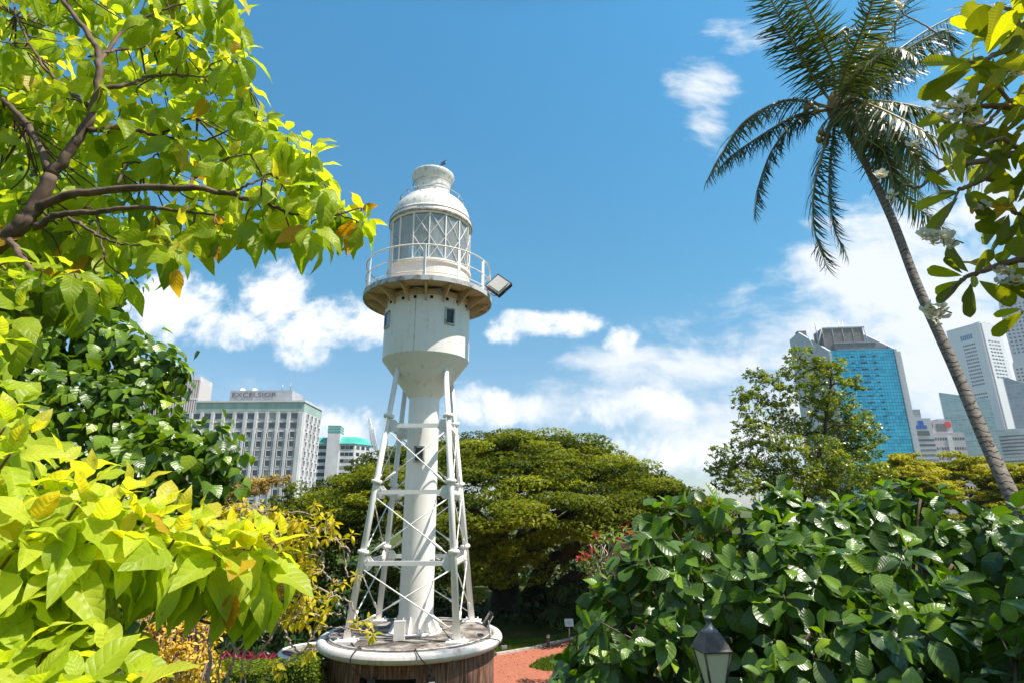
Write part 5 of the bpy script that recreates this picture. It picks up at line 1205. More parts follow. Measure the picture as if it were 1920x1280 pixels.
# frond([(1530, 120, .4), (1500, 40, .6), (1480, -40, .8), (1450, -110, 1)], (.05, .5), .6, .45)
# frond([(1555, 110, -.8), (1548, 30, -1.5), (1540, -50, -2.1), (1520, -130, -2.6)], (.2, .7), .6, .4)
# frond([(1580, 110, .6), (1590, 20, 1), (1590, -70, 1.4), (1580, -150, 1.6)], (.1, .6), .6, .4)
frond([(1590, 120, -.8), (1620, 50, -1.5), (1640, -20, -2.0), (1640, -100, -2.4)], (.3, .9), .62, .5)
frond([(1605, 130, -.2), (1660, 70, -.3), (1700, 0, -.3), (1730, -70, -.2)], (.2, .8), .62, .5)
frond([(1620, 140, .5), (1690, 90, .9), (1750, 50, 1.1), (1830, 10, 1.2)], (.2, .7), .6, .5)
frond([(1615, 165, -.4), (1670, 115, -.6), (1730, 75, -.8), (1775, 60, -.9), (1790, 90, -.9)], (.1, .6), .6, .7)
frond([(1620, 170, .2), (1680, 140, .4), (1740, 105, .6), (1772, 75, .7)], (.3, .9), .55, .7)
frond([(1600, 190, -.9), (1650, 205, -1.7), (1720, 240, -2.3), (1790, 280, -2.6), (1840, 330, -2.7)], (.3, 1), .68, .5)
frond([(1605, 185, -1.0), (1640, 215, -1.6), (1690, 260, -2.0), (1730, 330, -2.2)], (.4, 1), .6, .6)
frond([(1598, 205, -1.2), (1612, 235, -1.5), (1625, 262, -1.6)], (.5, 1), .8, .5, n=34)
frond([(1610, 230, .4), (1650, 310, .6), (1710, 380, .7), (1785, 440, .8)], (.05, .5), .55, .35)
frond([(1610, 225, .8), (1650, 280, 1.2), (1690, 330, 1.4), (1740, 380, 1.4)], (.05, .5), .55, .4)
frond([(1620, 190, -.5), (1690, 195, -1.2), (1760, 215, -1.6), (1815, 260, -1.8)], (.2, .9), .62, .6)
frond([(1612, 205, .0), (1670, 235, -.2), (1725, 290, -.3), (1765, 365, -.3)], (.1, .7), .62, .55)
frond([(1600, 215, -.7), (1640, 255, -1.0), (1668, 310, -1.1), (1680, 370, -1.1)], (.2, .8), .58, .6)
frond([(1560, 120, -.5), (1530, 50, -1.0), (1505, -10, -1.3), (1490, -70, -1.6)], (.1, .6), .6, .5)
frond([(1600, 130, .8), (1630, 60, 1.6), (1660, 0, 2.1), (1690, -60, 2.4)], (.3, .9), .6, .5)
frond([(1600, 150, -1.2), (1640, 110, -2.0), (1680, 90, -2.6), (1720, 110, -2.9)], (.2, .8), .6, .6)
frond([(1590, 60, 0), (1560, 70, -.3), (1530, 60, -.5), (1500, 90, -.6)], (.05, .5), .5, .6)
frond([(1625, 100, 0), (1650, 110, .4), (1660, 160, .6), (1665, 205, .6)], (.2, .9), .5, .7)
for px, py in ((1536, 262), (1548, 268), (1540, 250), (1520, 198), (1530, 208), (1512, 203), (1552, 255)):
    c = atY(px, py, 12.75); x = MB(); x.lathe([(0, -.10), (.06, -.085), (.085, 0), (.06, .085), (0, .1)], c, 14); x.build('coconut', plain('coconut_husk', (.22, .20, .05), .5, col2=(.25, .13, .05), nscale=8), PT)
x = MB()
for px, py in ((1536, 255), (1515, 205), (1545, 262)): x.tube(catmull([pc + np.array([0, -.1, -.1]), (pc + atY(px, py, 12.8)) / 2 + np.array([0, 0, .08]), atY(px, py, 12.75)], 4), .025, 6)
x.build('fruit_stalk', mr, PT)

# ------------------------------------------------------------------ heart-leaved tree on the left
hearts = [leaf_tmpl('heart', 5, 4, .3, .35, .02, .9), leaf_tmpl('heart', 5, 4, .15, .6, .03, .85)]
hmt = leafmat('heart_leaves', [(0, (.04, .09, .010)), (.5, (.13, .23, .015)), (.85, (.25, .38, .02)), (1, (.38, .48, .03))], .33, .6, .34, (1.5, 1.5, .35), 5, 1.2, .22)
HB = blobs([(40, 300, 10.5, 110), (60, 400, 10, 110), (150, 500, 9.8, 100), (60, 520, 9.6, 120), (200, 665, 9.4, 70), (265, 690, 9.3, 62), (308, 700, 9.1, 34), (335, 698, 9.0, 20), (120, 650, 9.2, 100), (60, 720, 9.0, 110), (150, 780, 8.8, 100), (240, 790, 8.8, 80), (322, 815, 8.6, 48), (385, 840, 8.4, 50), (415, 865, 8.3, 48), (428, 890, 8.3, 34), (300, 880, 8.2, 80), (200, 900, 8.2, 100), (80, 900, 8.2, 110), (360, 935, 8.1, 45), (340, 980, 8.0, 55), (250, 1010, 8.0, 90), (120, 1040, 8.0, 110), (190, 1120, 8.2, 60), (40, 1100, 8, 90), (215, 1150, 8.3, 40), (250, 1090, 8.3, 45)])
ht = thing('heart_leaf_tree', (-6.6, 9.2, gheight(-6.6, 9.2)), 'dark green tree with hanging heart-shaped leaves at the left, before the hotel', 'tree')
P, N = blob_points(HB, 60, back=.25, keep=.95); n = len(P); bag = Leaves()
P = P + N * rng.normal(0, .09, (n, 1)); D = unit(N * .45 + np.array([0, 0, -.75]) + rng.normal(0, .38, (n, 3))); NN = unit(N * .75 + np.array([0.15, 0, .75]) + rng.normal(0, .35, (n, 3)))
half = rng.uniform(size=n) < .5; rn = np.clip(rng.normal(.45, .26, n), 0, 1)
for T_, mk in ((hearts[0], half), (hearts[1], ~half)): bag.add(T_, P[mk], D[mk], NN[mk], rng.uniform(.13, .26, mk.sum()), rn[mk])
for c, r_ in HB:
    k = int(r_ * r_ * 330); d = unit(rng.normal(size=(k, 3))); bag.add(hearts[0], c + d * r_ * rng.uniform(.3, .85, (k, 1)), unit(rng.normal(size=(k, 3)) + np.array([0, 0, -.8])), unit(d + rng.normal(size=(k, 3)) * .5 + np.array([0, 0, .5])), rng.uniform(.15, .22, k), rng.uniform(0, .6, k))
bag.build('crown', hmt, ht); x = MB(); b0 = np.array([-6.6, 9.2, gheight(-6.6, 9.2)])
f0 = b0 + np.array([.2, 0, 2.2]); x.tube(catmull([b0, b0 + np.array([.1, 0, 1]), f0], 4), list(np.linspace(.28, .18, 9)), 10); x.build('trunk', bark, ht); x = MB()
for c, r_ in HB: branch(x, [f0 + rng.normal(0, .05, 3), (f0 + c) / 2 + rng.normal(0, .2, 3), c], .07, .02, 5, 6, .02)
x.build('branch', bark, ht)

# ------------------------------------------------------------------ lettuce tree, overhead at the left
big = [leaf_tmpl('ovate', 8, 4, .30, .60, .045, .56), leaf_tmpl('ovate', 8, 4, .12, 1.1, .06, .46, .1), leaf_tmpl('ovate', 8, 4, .6, .35, .04, .42), leaf_tmpl('ovate', 8, 4, -.15, .8, .07, .54)]
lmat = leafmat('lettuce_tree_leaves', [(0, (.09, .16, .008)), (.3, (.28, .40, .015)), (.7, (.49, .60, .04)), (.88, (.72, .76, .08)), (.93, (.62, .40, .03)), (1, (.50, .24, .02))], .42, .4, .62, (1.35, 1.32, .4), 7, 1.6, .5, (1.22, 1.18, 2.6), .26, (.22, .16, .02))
LT = thing('lettuce_tree', (-5.4, 3.6, gheight(-5.4, 3.6)), 'yellow-green large-leaved tree overhead at the upper left with brown forking branches', 'tree')
skel = []
YS = 3.7
lines = [([(-330, 640, .2), (-120, 540, .1), (20, 440, 0), (60, 395, 0), (95, 330, 0)], .085, .058),
    ([(95, 330, 0), (130, 285, 0), (160, 240, 0), (180, 180, 0), (186, 110, 0), (165, 62, .1), (120, 5, .2), (90, -60, .3)], .05, .02),
    ([(95, 325, 0), (65, 255, .1), (35, 215, .2), (0, 185, .3), (-60, 150, .4)], .036, .02), ([(50, 240, .2), (10, 208, .4), (-60, 190, .6)], .028, .02),
    ([(165, 200, 0), (130, 170, .2), (95, 140, .3), (60, 90, .4), (30, 30, .5)], .024, .01), ([(183, 165, 0), (240, 160, .1), (275, 145, .2), (320, 142, .3), (385, 145, .3)], .024, .008),
    ([(165, 245, 0), (220, 240, .1), (265, 245, .2), (310, 258, .2), (385, 265, .3)], .028, .01), ([(300, 257, .2), (330, 232, .3), (370, 222, .4)], .014, .008),
    ([(180, 105, .1), (215, 95, .3), (265, 88, .4), (330, 60, .6)], .018, .007), ([(62, 395, 0), (110, 372, 0), (200, 356, 0), (350, 352, 0), (430, 365, .1), (500, 382, .1), (545, 402, .1)], .044, .014),
    ([(430, 365, .1), (460, 350, .2), (500, 330, .3), (545, 320, .3), (600, 330, .3)], .014, .007), ([(545, 402, .1), (590, 400, 0), (640, 405, 0), (672, 418, 0)], .012, .006),
    ([(65, 425, 0), (110, 405, 0), (180, 397, 0), (260, 388, 0), (330, 395, .1), (405, 402, .1)], .034, .01), ([(130, 408, 0), (165, 430, -.1), (200, 450, -.1), (245, 460, -.1)], .018, .008),
    ([(220, 345, 0), (240, 310, .2), (280, 300, .3), (300, 280, .3)], .013, .007), ([(350, 352, 0), (375, 325, .2), (420, 300, .3), (480, 285, .4), (540, 270, .5)], .016, .007),
    ([(20, 445, 0), (50, 500, -.2), (90, 540, -.3), (160, 560, -.3)], .03, .01), ([(-40, 520, 0), (0, 560, -.3), (60, 600, -.4)], .03, .01), ([(183, 400, 0), (186, 440, 0), (195, 480, -.1)], .012, .006),
    ([(186, 120, 0), (230, 60, .2), (300, 20, .3), (380, 0, .4)], .02, .008), ([(385, 145, .3), (430, 120, .4), (455, 80, .4)], .008, .005), ([(385, 265, .3), (440, 240, .3), (480, 225, .3)], .009, .005)]
x = MB(); t0 = MB(); t0.tube(catmull([np.array([-5.4, 3.6, gheight(-5.4, 3.6)]), np.array([-5.2, 3.7, .2]), atY(-330, 640, 3.9)], 5), list(np.linspace(.16, .09, 11)), 12)
t0.build('trunk', bark, LT)
for pts, a, b_ in lines:
    o = MB(); C_ = branch(o, px_line(pts, YS), a * .78, b_ * .78, 6, 10, .006); skel += C_; o.build('branch', bark, LT)
skel = np.array(skel)
bag = Leaves(); tips = []
poly = [(-70, -80), (370, -80), (430, 20), (450, 90), (452, 185), (520, 235), (590, 280), (610, 330), (655, 395), (560, 415), (430, 420), (330, 440), (235, 460), (215, 520), (110, 560), (-70, 620)]
for q in spread(poly, 185): tips.append((q[0], q[1], YS + rng.uniform(.05, 1.5), 0))
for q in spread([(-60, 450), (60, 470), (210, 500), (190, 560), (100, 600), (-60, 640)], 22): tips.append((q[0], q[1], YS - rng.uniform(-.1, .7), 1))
edge = [(450, 30), (462, 90), (455, 140), (460, 190), (500, 225), (545, 250), (590, 270), (600, 310), (615, 345), (650, 390), (680, 400), (690, 415), (630, 410), (590, 420), (550, 425), (500, 415), (465, 420), (430, 425), (395, 420), (350, 430), (300, 440), (255, 450), (380, -20), (440, -20), (240, 520), (330, 460)]
for q in edge: tips.append((q[0] - 6, q[1], YS + rng.uniform(-.15, .3), 2))
tw = MB(); ctr = atY(150, 250, YS)
for (px, py, Y, kind) in tips:
    p = atY(px, py, Y); nd = skel[np.argmin(np.linalg.norm(skel - p, axis=1))]; dist = np.linalg.norm(nd - p)
    ax = unit(p - nd + np.array([0, 0, .0])) * .7 + np.array([.1, -.05, .75]); 
    branch(tw, [nd, (nd + p) / 2 + rng.normal(0, .04, 3) - np.array([0, 0, .03]), p], .007 if dist < .6 else .01, .004, 4, 6)
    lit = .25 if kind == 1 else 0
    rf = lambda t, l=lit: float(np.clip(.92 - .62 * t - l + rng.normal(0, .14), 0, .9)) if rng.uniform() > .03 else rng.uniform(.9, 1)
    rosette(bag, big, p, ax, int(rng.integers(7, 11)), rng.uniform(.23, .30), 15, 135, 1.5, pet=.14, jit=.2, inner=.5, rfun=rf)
p = atY(332, 505, YS - .2); bag.add(big[1], p, np.array([.02, 0, -1]), np.array([.2, -1, .1]), .2, .95)
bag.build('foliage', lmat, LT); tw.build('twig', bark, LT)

# near shrub of the same kind, lower left
LS = thing('lettuce_shrub', (-1.9, 2.0, gheight(-1.9, 2.0)), 'bright yellow-green shrub with large drooping leaves close to the camera at the lower left', 'shrub')
bag = Leaves(); tw = MB(); base = np.array([-1.9, 2.0, gheight(-1.9, 2.0)])
sh = [(20, 850, 2.1), (75, 925, 2.2), (115, 880, 2.3), (165, 905, 2.2), (235, 925, 2.25), (150, 940, 2.05), (300, 960, 2.3), (345, 975, 2.35), (390, 985, 2.4), (440, 1000, 2.45), (500, 1010, 2.5), (545, 1015, 2.55), (60, 990, 2.0), (180, 990, 2.1), (270, 985, 2.2), (330, 1010, 2.25), (420, 1030, 2.35), (480, 1040, 2.45), (520, 1050, 2.5), (20, 1040, 1.95), (130, 1040, 2.05), (220, 1020, 2.15),
      (0, 930, 2.1), (-60, 900, 2.1), (-50, 1000, 2.0), (10, 800, 2.4), (50, 820, 2.5), (-40, 780, 2.4), (205, 960, 2.4), (370, 1030, 2.4), (-20, 720, 2.6), (30, 760, 2.7), (-10, 640, 2.7)]
for (px, py, Y) in sh:
    px = px - max(0, px - 300) * .10
    p = atY(px, py, Y); ax = unit(np.array([.25, -.1, 1.0]) + rng.normal(0, .15, 3)); nd = atY(px - 90, py + 120, Y + .1)
    branch(tw, [base, atY(-190 + px * .2, 1300 - px * .3, Y), atY(px * .6 - 80, py * .7 + 350, Y + .05), nd, p], .009, .005, 5, 6)
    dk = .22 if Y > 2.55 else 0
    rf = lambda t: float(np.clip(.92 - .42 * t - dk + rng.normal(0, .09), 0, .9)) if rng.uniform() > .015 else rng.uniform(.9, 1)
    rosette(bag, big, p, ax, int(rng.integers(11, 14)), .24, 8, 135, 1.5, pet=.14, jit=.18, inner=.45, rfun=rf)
for (px, py, Y) in ((30, 1230, 1.9), (100, 1190, 2.0), (205, 1230, 2.05), (150, 1290, 1.85), (60, 1300, 1.8), (240, 1290, 2.0), (170, 1180, 2.2), (-20, 1170, 1.9), (110, 1250, 2.2), (0, 1290, 2.0), (30, 1120, 2.3), (140, 1130, 2.4), (60, 1180, 2.5), (230, 1170, 2.3)):
    p = atY(px, py, Y); branch(tw, [base + np.array([0, 0, .5]), p - np.array([.1, 0, .3]), p], .012, .006, 5, 6)
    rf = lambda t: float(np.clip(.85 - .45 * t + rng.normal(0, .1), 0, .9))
    rosette(bag, big, p, unit(np.array([.2, -.25, 1.0]) + rng.normal(0, .15, 3)), int(rng.integers(8, 11)), .21, 15, 110, .5, pet=.14, jit=.18, inner=.55, rfun=rf)
p = atY(435, 1110, 2.35); bag.add(big[2], p, np.array([.03, 0, -1]), np.array([.5, -1, .1]), .15, 1.0)
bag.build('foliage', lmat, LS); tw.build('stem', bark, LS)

# ------------------------------------------------------------------ large-leaved hedge on the right
hob = [leaf_tmpl('ovate', 7, 4, .30, .35, .02, .60), leaf_tmpl('obovate', 7, 4, .12, .6, .03, .58), leaf_tmpl('ovate', 7, 4, .05, .8, .035, .62), leaf_tmpl('obovate', 7, 4, .5, .2, .02, .54)]
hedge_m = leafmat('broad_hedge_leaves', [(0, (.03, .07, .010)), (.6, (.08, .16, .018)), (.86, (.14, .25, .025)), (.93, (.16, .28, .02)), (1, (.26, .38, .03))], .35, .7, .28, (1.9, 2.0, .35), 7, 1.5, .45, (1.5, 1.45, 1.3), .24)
HX = [(1115, 1240, 6.2, 62), (1160, 1150, 6.2, 70), (1205, 1070, 6.3, 72), (1260, 1010, 6.4, 66), (1330, 975, 6.4, 62), (1400, 1000, 6.3, 66), (1470, 975, 6.4, 62), (1545, 995, 6.2, 66), (1620, 975, 6.3, 60), (1690, 955, 6.3, 60), (1760, 980, 6.2, 70), (1840, 1000, 6.1, 70), (1910, 1010, 6.0, 72), (1980, 1020, 6.0, 80),
      (1190, 1200, 5.8, 95), (1270, 1110, 5.9, 100), (1360, 1090, 5.8, 105), (1460, 1080, 5.7, 105), (1560, 1090, 5.6, 100), (1650, 1110, 5.4, 105), (1790, 1090, 5.5, 70), (1880, 1100, 5.4, 90), (1960, 1110, 5.3, 110),
      (1110, 1300, 7.0, 80), (1230, 1310, 6.9, 90), (1180, 1290, 7.0, 90), (1290, 1240, 6.9, 95), (1420, 1230, 6.6, 100), (1550, 1200, 6.4, 110), (1700, 1180, 6.4, 120), (1860, 1180, 6.2, 130), (1120, 1330, 5.7, 85), (1230, 1310, 5.6, 100), (1350, 1230, 5.6, 90), (1400, 1330, 5.3, 95), (1480, 1200, 5.3, 110), (1520, 1310, 4.9, 110), (1620, 1230, 4.9, 110), (1700, 1320, 4.6, 120), (1760, 1225, 4.8, 90), (1850, 1290, 4.5, 110), (1950, 1250, 4.4, 120)]
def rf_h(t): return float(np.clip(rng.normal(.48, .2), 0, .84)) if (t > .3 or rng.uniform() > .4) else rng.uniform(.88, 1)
BB = blobs(HX); cc = sum(b[0] for b in BB) / len(BB)
HT = thing('broad_leaf_hedge', (cc[0], cc[1], gheight(cc[0], cc[1])), 'big dark green bush of glossy broad ribbed leaves filling the lower right', 'bush')
P, N = blob_points(BB, 14, back=.35, keep=.96); bag = Leaves(); tw = MB()
for p, n in zip(P, N):
    if math.sin(p[0] * 3.3 + 1.1) * math.sin(p[2] * 4.1 + p[0] * .8 + .4) > .74: continue
    p = p - n * rng.uniform(0, .12); ax = unit(n * .9 + np.array([0, -.1, .75]) + rng.normal(0, .28, 3))
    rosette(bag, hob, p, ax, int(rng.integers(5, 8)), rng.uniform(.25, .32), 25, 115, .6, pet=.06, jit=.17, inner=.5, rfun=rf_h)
    if rng.uniform() < .7: q = p - ax * .35 - n * .1; branch(tw, [q, (p + q) / 2 + rng.normal(0, .02, 3), p], .009, .006, 3, 6)
for c, r_ in BB:
    k = int(r_ * r_ * 120); d = unit(rng.normal(size=(k, 3))); bag.add(hob[0], c + d * r_ * rng.uniform(.2, .72, (k, 1)), unit(rng.normal(size=(k, 3)) + np.array([0, 0, -.3])), unit(d + rng.normal(size=(k, 3)) * .5 + np.array([0, 0, .5])), rng.uniform(.16, .22, k), rng.uniform(0, .7, k))
gb_ = np.array([cc[0], cc[1], gheight(cc[0], cc[1])])
for c, r_ in BB:
    for q in range(2): s_ = np.array([c[0] * .85 + gb_[0] * .15, c[1] + .15, gheight(c[0], c[1])]); branch(tw, [s_, (s_ + c) / 2 + rng.normal(0, .12, 3), c + rng.normal(0, .1, 3)], .028, .012, 5, 7, .01)
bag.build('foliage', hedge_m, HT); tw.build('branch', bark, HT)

# ------------------------------------------------------------------ yellow-leaved shrub with bare twisting stems
ysm = leafmat('yellow_shrub_leaves', [(0, (.34, .38, .01)), (.5, (.66, .58, .02)), (1, (.80, .60, .05))], .45, .35, .5, (1.3, 1.2, .4), vs=0)
ysl = [leaf_tmpl('ovate', 4, 2, .3, .6, .02, .42)]
YY = 8.2
YT = thing('yellow_shrub', (*atY(425, 1280, YY)[:2], gheight(*atY(425, 1280, YY)[:2])), 'gangly shrub with small yellow leaves and twisting bare stems left of the base', 'shrub')
sl_ = [[(425, 1400), (425, 1280), (434, 1250), (443, 1220), (434, 1182), (428, 1140)], [(443, 1220), (461, 1203), (476, 1185), (520, 1170), (560, 1150), (585, 1120)], [(387, 1400), (390, 1280), (394, 1215), (378, 1190), (350, 1160)], [(394, 1215), (400, 1150), (420, 1080), (450, 1040), (493, 1013), (538, 989), (585, 988), (618, 998), (639, 1022), (648, 1054), (652, 1075), (668, 1078)],
       [(574, 992), (594, 1013), (603, 1039), (606, 1066), (624, 1090), (645, 1090)], [(520, 1170), (545, 1110), (574, 1093), (609, 1108), (633, 1117), (657, 1126), (663, 1140), (672, 1165)], [(461, 1203), (500, 1150), (535, 1182), (544, 1203), (568, 1222), (583, 1197), (603, 1176), (639, 1176), (690, 1182)], [(450, 1040), (470, 985), (490, 960), (465, 945)], [(493, 1013), (540, 960), (590, 965)], [(583, 1197), (575, 1160), (590, 1130)], [(450, 1400), (452, 1280), (455, 1230), (460, 1215)], [(560, 1150), (600, 1150), (640, 1150)], [(639, 1022), (655, 1030), (650, 1045)],
       [(420, 1400), (410, 1290), (412, 1240), (425, 1200)], [(520, 1170), (500, 1210), (470, 1240), (455, 1290)], [(568, 1222), (540, 1240), (525, 1262)]]
x = MB(); sk = []
for i, l in enumerate(sl_):
    C_ = branch(x, px_line(l, YY), .028 if i in (0, 2) else .016, .008, 6, 7, .012); sk += [c for c in C_[3:] if proj_ok(c)] if False else C_[3:]
x.build('stem', greybark, YT); sk = np.array(sk); bag = Leaves(); tw = MB()
tp = list(spread([(395, 960), (440, 940), (480, 930), (560, 975), (620, 960), (640, 1000), (560, 1015), (600, 1060), (560, 1100), (630, 1110), (600, 1170), (520, 1160), (440, 1180), (400, 1120), (380, 1020)], 210)) + [np.array(q, float) for q in ((690, 1175), (672, 1170), (668, 1078), (645, 1090), (625, 1092), (640, 1010), (660, 1000), (600, 960), (590, 945), (575, 1225), (585, 1215), (530, 1255), (515, 1240), (455, 1250), (620, 975), (665, 1165), (700, 1185), (430, 1235), (690, 1160), (415, 1225))]
for q in tp:
    p = atY(q[0], q[1], YY + rng.uniform(-.35, .35)); nd = sk[np.argmin(np.linalg.norm(sk - p, axis=1))]; branch(tw, [nd, (nd + p) / 2 + rng.normal(0, .03, 3), p], .007, .004, 4, 5)
    rosette(bag, ysl, p, unit(rng.normal(0, .3, 3) + np.array([0, 0, 1])), int(rng.integers(6, 10)), .13, 20, 130, .7, (0, 1), pet=.1, jit=.3, inner=.6)
bag.build('foliage', ysm, YT); tw.build('twig', greybark, YT)
# orange-yellow dry shrub lower down
osm = leafmat('golden_leaves', [(0, (.50, .30, .01)), (.5, (.75, .52, .03)), (1, (.82, .66, .16))], .5, .3, .4, (1.2, 1.1, .5), vs=0)
shrub('golden_shrub', 'golden-leaved low shrub over dry pink twigs at the lower left', [(250, 1200, 9.3, 40), (300, 1190, 9.4, 42), (355, 1210, 9.3, 42), (270, 1250, 9.0, 42), (330, 1255, 9.0, 45), (230, 1290, 8.9, 45), (380, 1260, 9.1, 34), (300, 1300, 8.8, 45), (400, 1180, 9.6, 22), (380, 1150, 9.7, 18)], 95, [leaf_tmpl('ovate', 3, 2, .3, .4, 0, .5)], osm, .085, (0, 1), m=4, inner=False, stemmat=greybark, keep=.8)
x = MB(); q0 = atY(310, 1260, 9.8); td = thing('dry_twig_bush', (q0[0], 9.8, gheight(q0[0], 9.8)), 'leafless brush of pinkish dry twigs above the golden shrub', 'bush')
for k in range(110):
    a, b_ = atY(rng.uniform(240, 400), rng.uniform(1230, 1290), 9.9 + rng.uniform(-.3, .3)), atY(rng.uniform(235, 405), rng.uniform(1085, 1150), 9.9 + rng.uniform(-.3, .3)); b_[0] = a[0] + (b_[0] - a[0]) * .3
    branch(x, [a, (a + b_) / 2 + rng.normal(0, .05, 3), b_], .012, .005, 3, 5)
    for _ in range(2): m_ = a + (b_ - a) * rng.uniform(.4, .9); branch(x, [m_, m_ + np.array([rng.normal(0, .12), rng.normal(0, .1), .18])], .006, .003, 1, 4)
x.build('twigs', plain('pink_dry_twigs', (.32, .19, .16), .85, col2=(.45, .32, .27), nscale=9), td)

# ------------------------------------------------------------------ white-flowered frangipani at the right edge
pmat = leafmat('frangipani_broad_leaves', [(0, (.12, .15, .008)), (.4, (.25, .28, .012)), (.8, (.42, .45, .02)), (.93, (.38, .45, .03)), (1, (.55, .28, .02))], .4, .45, .6, (1.5, 1.4, .3), 16, 1.2, .35, (1.5, 1.35, .9), .25, (.3, .25, .02))
pl3 = [leaf_tmpl('oblong', 11, 4, .25, .18, .008, .34), leaf_tmpl('oblong', 11, 4, .12, .3, .01, .37)]
FT = thing('frangipani_tree', (3.6, 2.6, gheight(3.6, 2.6)), 'frangipani with long round-tipped leaves and white flower clusters at the right edge', 'tree')
pinkb = plain('frangipani_bark', (.20, .12, .09), .75, col2=(.32, .22, .18), nscale=12, bump=.3)
Y0 = 3.5; ax0 = np.array([3.6, 2.6, gheight(3.6, 2.6)]); fk = atY(2100, 420, Y0 - .3)
x = MB(); x.tube(catmull([ax0, ax0 + np.array([.1, .2, 1.4]), fk], 5), list(np.linspace(.11, .06, 11)), 10); x.build('trunk', pinkb, FT)
brs = [([(2100, 420, -.3), (2000, 120, -.2), (1930, 85, 0), (1875, 100, 0), (1835, 118, 0)], .04, .014), ([(2100, 420, -.3), (1990, 240, -.1), (1920, 208, 0), (1880, 200, 0), (1840, 200, 0), (1812, 210, 0)], .04, .012), ([(1920, 208, 0), (1895, 190, 0), (1870, 165, 0)], .018, .012),
       ([(2100, 420, -.3), (1980, 300, 0), (1920, 288, 0), (1865, 298, 0), (1800, 310, .1), (1760, 322, .2), (1725, 350, .3), (1690, 348, .3)], .035, .007), ([(1865, 298, 0), (1850, 330, 0), (1820, 348, 0), (1798, 356, 0)], .022, .014), ([(2100, 420, -.3), (2000, 480, 0), (1920, 486, 0), (1870, 500, 0), (1825, 515, 0), (1800, 528, 0), (1785, 542, 0)], .032, .008),
       ([(1880, 200, 0), (1850, 232, 0), (1820, 236, 0)], .014, .008), ([(1880, 500, 0), (1900, 510, 0), (1890, 523, 0)], .008, .005), ([(2100, 420, -.3), (2000, 560, 0), (1930, 570, 0)], .03, .012), ([(1798, 356, 0), (1778, 400, 0), (1760, 430, 0), (1748, 440, 0)], .008, .005), ([(1785, 542, 0), (1770, 562, 0), (1758, 582, 0)], .006, .004), ([(2000, 480, 0), (1940, 420, 0), (1905, 400, 0), (1890, 390, 0)], .02, .01), ([(1835, 118, 0), (1790, 110, .1), (1772, 80, .2), (1745, 55, .3), (1700, 30, .4), (1688, 18, .4)], .009, .005), ([(1930, 85, 0), (1900, 30, 0), (1870, 5, 0)], .02, .012), ([(2000, 120, 0), (1940, 10, 0), (1900, -50, 0)], .03, .012), ([(1800, 310, .1), (1765, 300, .3), (1730, 275, .4), (1712, 272, .4)], .007, .004), ([(1920, 288, 0), (1880, 262, -.1), (1850, 268, -.1)], .02, .012)]
for pts, a, b_ in brs:
    o = MB(); branch(o, px_line(pts, Y0), a, b_, 6, 9, .004); o.build('branch', pinkb, FT)
bag = Leaves()
for (px, py, dx, dy, m, sz) in ((1835, 118, -1, -.2, 11, .27), (1850, 75, -.7, .9, 10, .27), (1870, 5, -.7, .9, 9, .27), (1900, -40, -.3, 1, 9, .27), (1812, 210, -1, 0, 9, .22), (1870, 165, -.6, .5, 11, .27), (1798, 356, -1, 0, 11, .19), (1850, 268, -1, .1, 9, .22), (1890, 390, -.8, -.1, 9, .2), (1905, 330, -.5, .4, 8, .2), (1815, 520, -1, -.3, 11, .17), (1870, 500, -.3, .3, 7, .18), (1930, 575, -.7, -.5, 7, .2), (1905, 130, -.4, .7, 10, .27), (1905, 245, -.6, .2, 9, .24), (1920, 440, -.7, 0, 8, .2), (1880, 300, -.4, .3, 8, .2), (1915, 60, -.3, .8, 10, .27), (1845, 235, -.8, -.2, 7, .2), (1905, 185, -.4, .5, 9, .25), (1925, 350, -.5, .1, 9, .22), (1915, 400, -.5, .1, 7, .2), (1880, 270, -.5, .1, 8, .22), (1930, 10, -.4, .6, 9, .26)):
    p = atY(px, py, Y0 + rng.uniform(-.1, .12)); ax = CR * dx + np.array([0, 0, 1.]) * dy + np.array([0, -.25, .15])
    rosette(bag, pl3, p, ax, int(m * .95), sz * 1.38, 25, 105, .25, pet=.2, jit=.18, inner=.7, rfun=lambda t: float(rng.uniform(0, .85)) if rng.uniform() > .05 else .99)
for _ in range(46):
    p = atY(rng.uniform(2050, 2400), rng.uniform(-120, 640), Y0 + rng.uniform(-1.0, .9)); rosette(bag, pl3, p, unit(p - fk) + np.array([0, 0, .5]), 10, .3, 25, 105, .3, pet=.2, jit=.18, inner=.7, rfun=lambda t: float(rng.uniform(0, .85)))
    o = MB(); branch(o, [fk, (fk + p) / 2 + rng.normal(0, .08, 3), p], .02, .011, 4, 6); o.build('branch', pinkb, FT)
p = atY(1815, 375, Y0); bag.add(pl3[1], p, np.array([.2, 0, -1]), np.array([.2, -1, .1]), .11, 1.0)
bag.build('foliage', pmat, FT)
def petal_mat():
    m, nt, out = new_mat('white_petals_yellow_centre'); g = G(nt); uv = g.n('ShaderNodeUVMap'); sp = g.n('ShaderNodeSeparateXYZ'); nt.links.new(uv.outputs[0], sp.inputs[0])
    c = g.ramp(sp.outputs[1], [(.1, (.85, .45, .04)), (.38, (.85, .78, .5)), (.6, (.86, .84, .78))]); b = g.bsdf(c, .5, 0, .3); tl = g.n('ShaderNodeBsdfTranslucent'); nt.links.new(c, tl.inputs[0])
    mx = g.n('ShaderNodeMixShader'); mx.inputs[0].default_value = .5; nt.links.new(b.outputs[0], mx.inputs[1]); nt.links.new(tl.outputs[0], mx.inputs[2]); nt.links.new(mx.outputs[0], out.inputs[0]); return m
pm = petal_mat(); PT5 = leaf_tmpl('obovate', 5, 2, -.35, -.25, 0, .85)
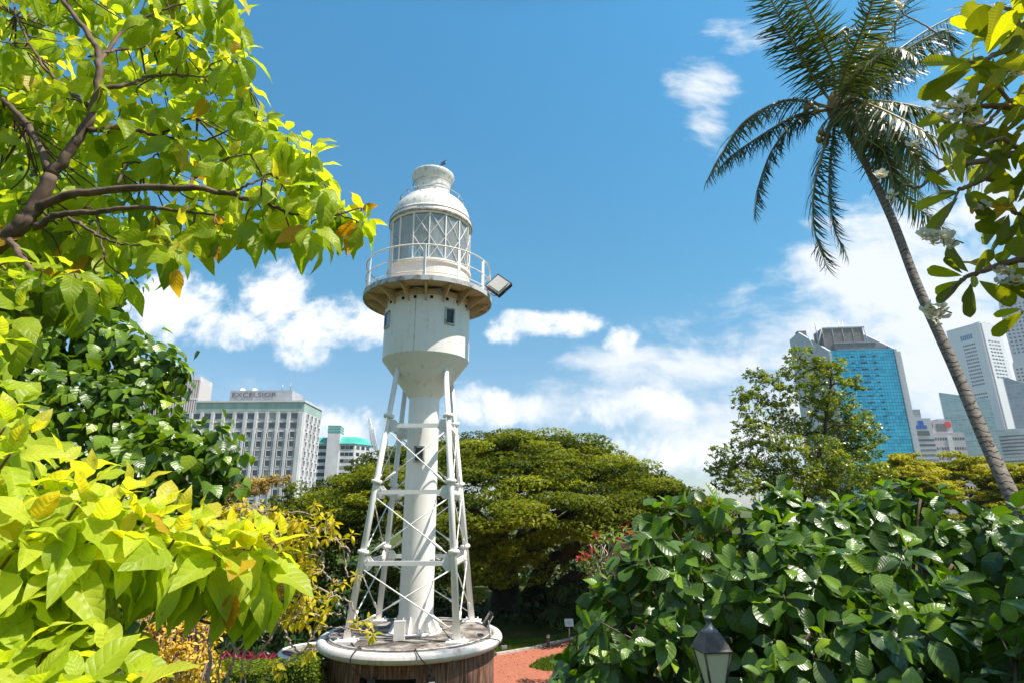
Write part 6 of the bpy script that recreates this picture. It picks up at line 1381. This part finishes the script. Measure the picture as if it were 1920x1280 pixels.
clusters = [(1795, 212, 20, .085), (1748, 443, 10, .055), (1655, 328, 3, .02), (1668, 366, 2, .02), (1686, 14, 3, .025), (1757, 588, 8, .045), (1890, 522, 7, .035), (1830, 384, 6, .03), (1780, 456, 2, .02), (1708, 272, 2, .02), (1905, 140, 4, .04)]
for (px, py, n, sp_) in clusters:
    c = atY(px, py, Y0 + (.3 if px < 1720 else -.05)); stk = MB(); fl5 = []
    s0 = c + np.array([.05, 0, .02])
    for k in range(n):
        p = c + rng.normal(0, sp_, 3) * np.array([1, .6, .8]); ax = unit(p - c + np.array([rng.normal(0, .3), -.5, .35])); stk.tube([s0, (s0 + p) / 2, p - ax * .02], .0035, 5); fl5.append((p, ax))
    for (a_, b_) in [(s0, s0 + np.array([.06, .02, -.01]))]: stk.tube([a_, b_], .005, 5)
    so_ = stk.build('flower_cluster', plain('flower_stalk', (.16, .2, .05), .6), FT)
    for p, ax in fl5: fb = Leaves(); rosette(fb, [PT5], p, ax, 5, .047, 62, 72, 0, pet=.0, jit=.06, inner=.95); fb.build('flower', pm, so_)

# ------------------------------------------------------------------ wooded hillside at the photographer's back
bag = Leaves(); x = MB()
for k in range(15):
    a = R(180 + k * 12.8 + 1); d_ = rng.uniform(11, 15); c = np.array([math.cos(a) * d_ * 1.25, math.sin(a) * d_ - 1.5, gheight(0, -10)]); h_ = rng.uniform(9, 12)
    if c[0] > 9 and c[1] > -9: h_ = 4.5
    x.tube([c, c + np.array([.2, 0, h_ * .5]), c + np.array([0, .2, h_ * .8])], [.3, .22, .12], 8)
    for q in range(20):
        e = c + np.array([rng.normal(0, 1.7), rng.normal(0, 1.2), h_ * rng.uniform(.12, 1)]); small_leaves(bag, e, (1.5, 1.3, 1.0), 80, .45, (.1, .6), .6)
wd = thing('woodland', (0, -13, gheight(0, -13)), 'dense green trees on the hillside behind the viewpoint', 'woodland'); wd['kind'] = 'stuff'
bag.build('foliage', undermat, wd); x.build('trunks', darkbark, wd)

# ------------------------------------------------------------------ air
hz_ = MB(); hz_.bb(-1520, 1520, -620, 2250, GZ - 1.2, 330)
m, nt, out = new_mat('haze_air'); pv = nt.nodes.new('ShaderNodeVolumePrincipled'); pv.inputs['Color'].default_value = (.80, .88, 1.0, 1); pv.inputs['Density'].default_value = .00013
nt.links.new(pv.outputs[0], out.inputs[1])
tag(hz_.build('haze', m), 'thin pale haze over the distant city', 'haze', None, 'stuff')
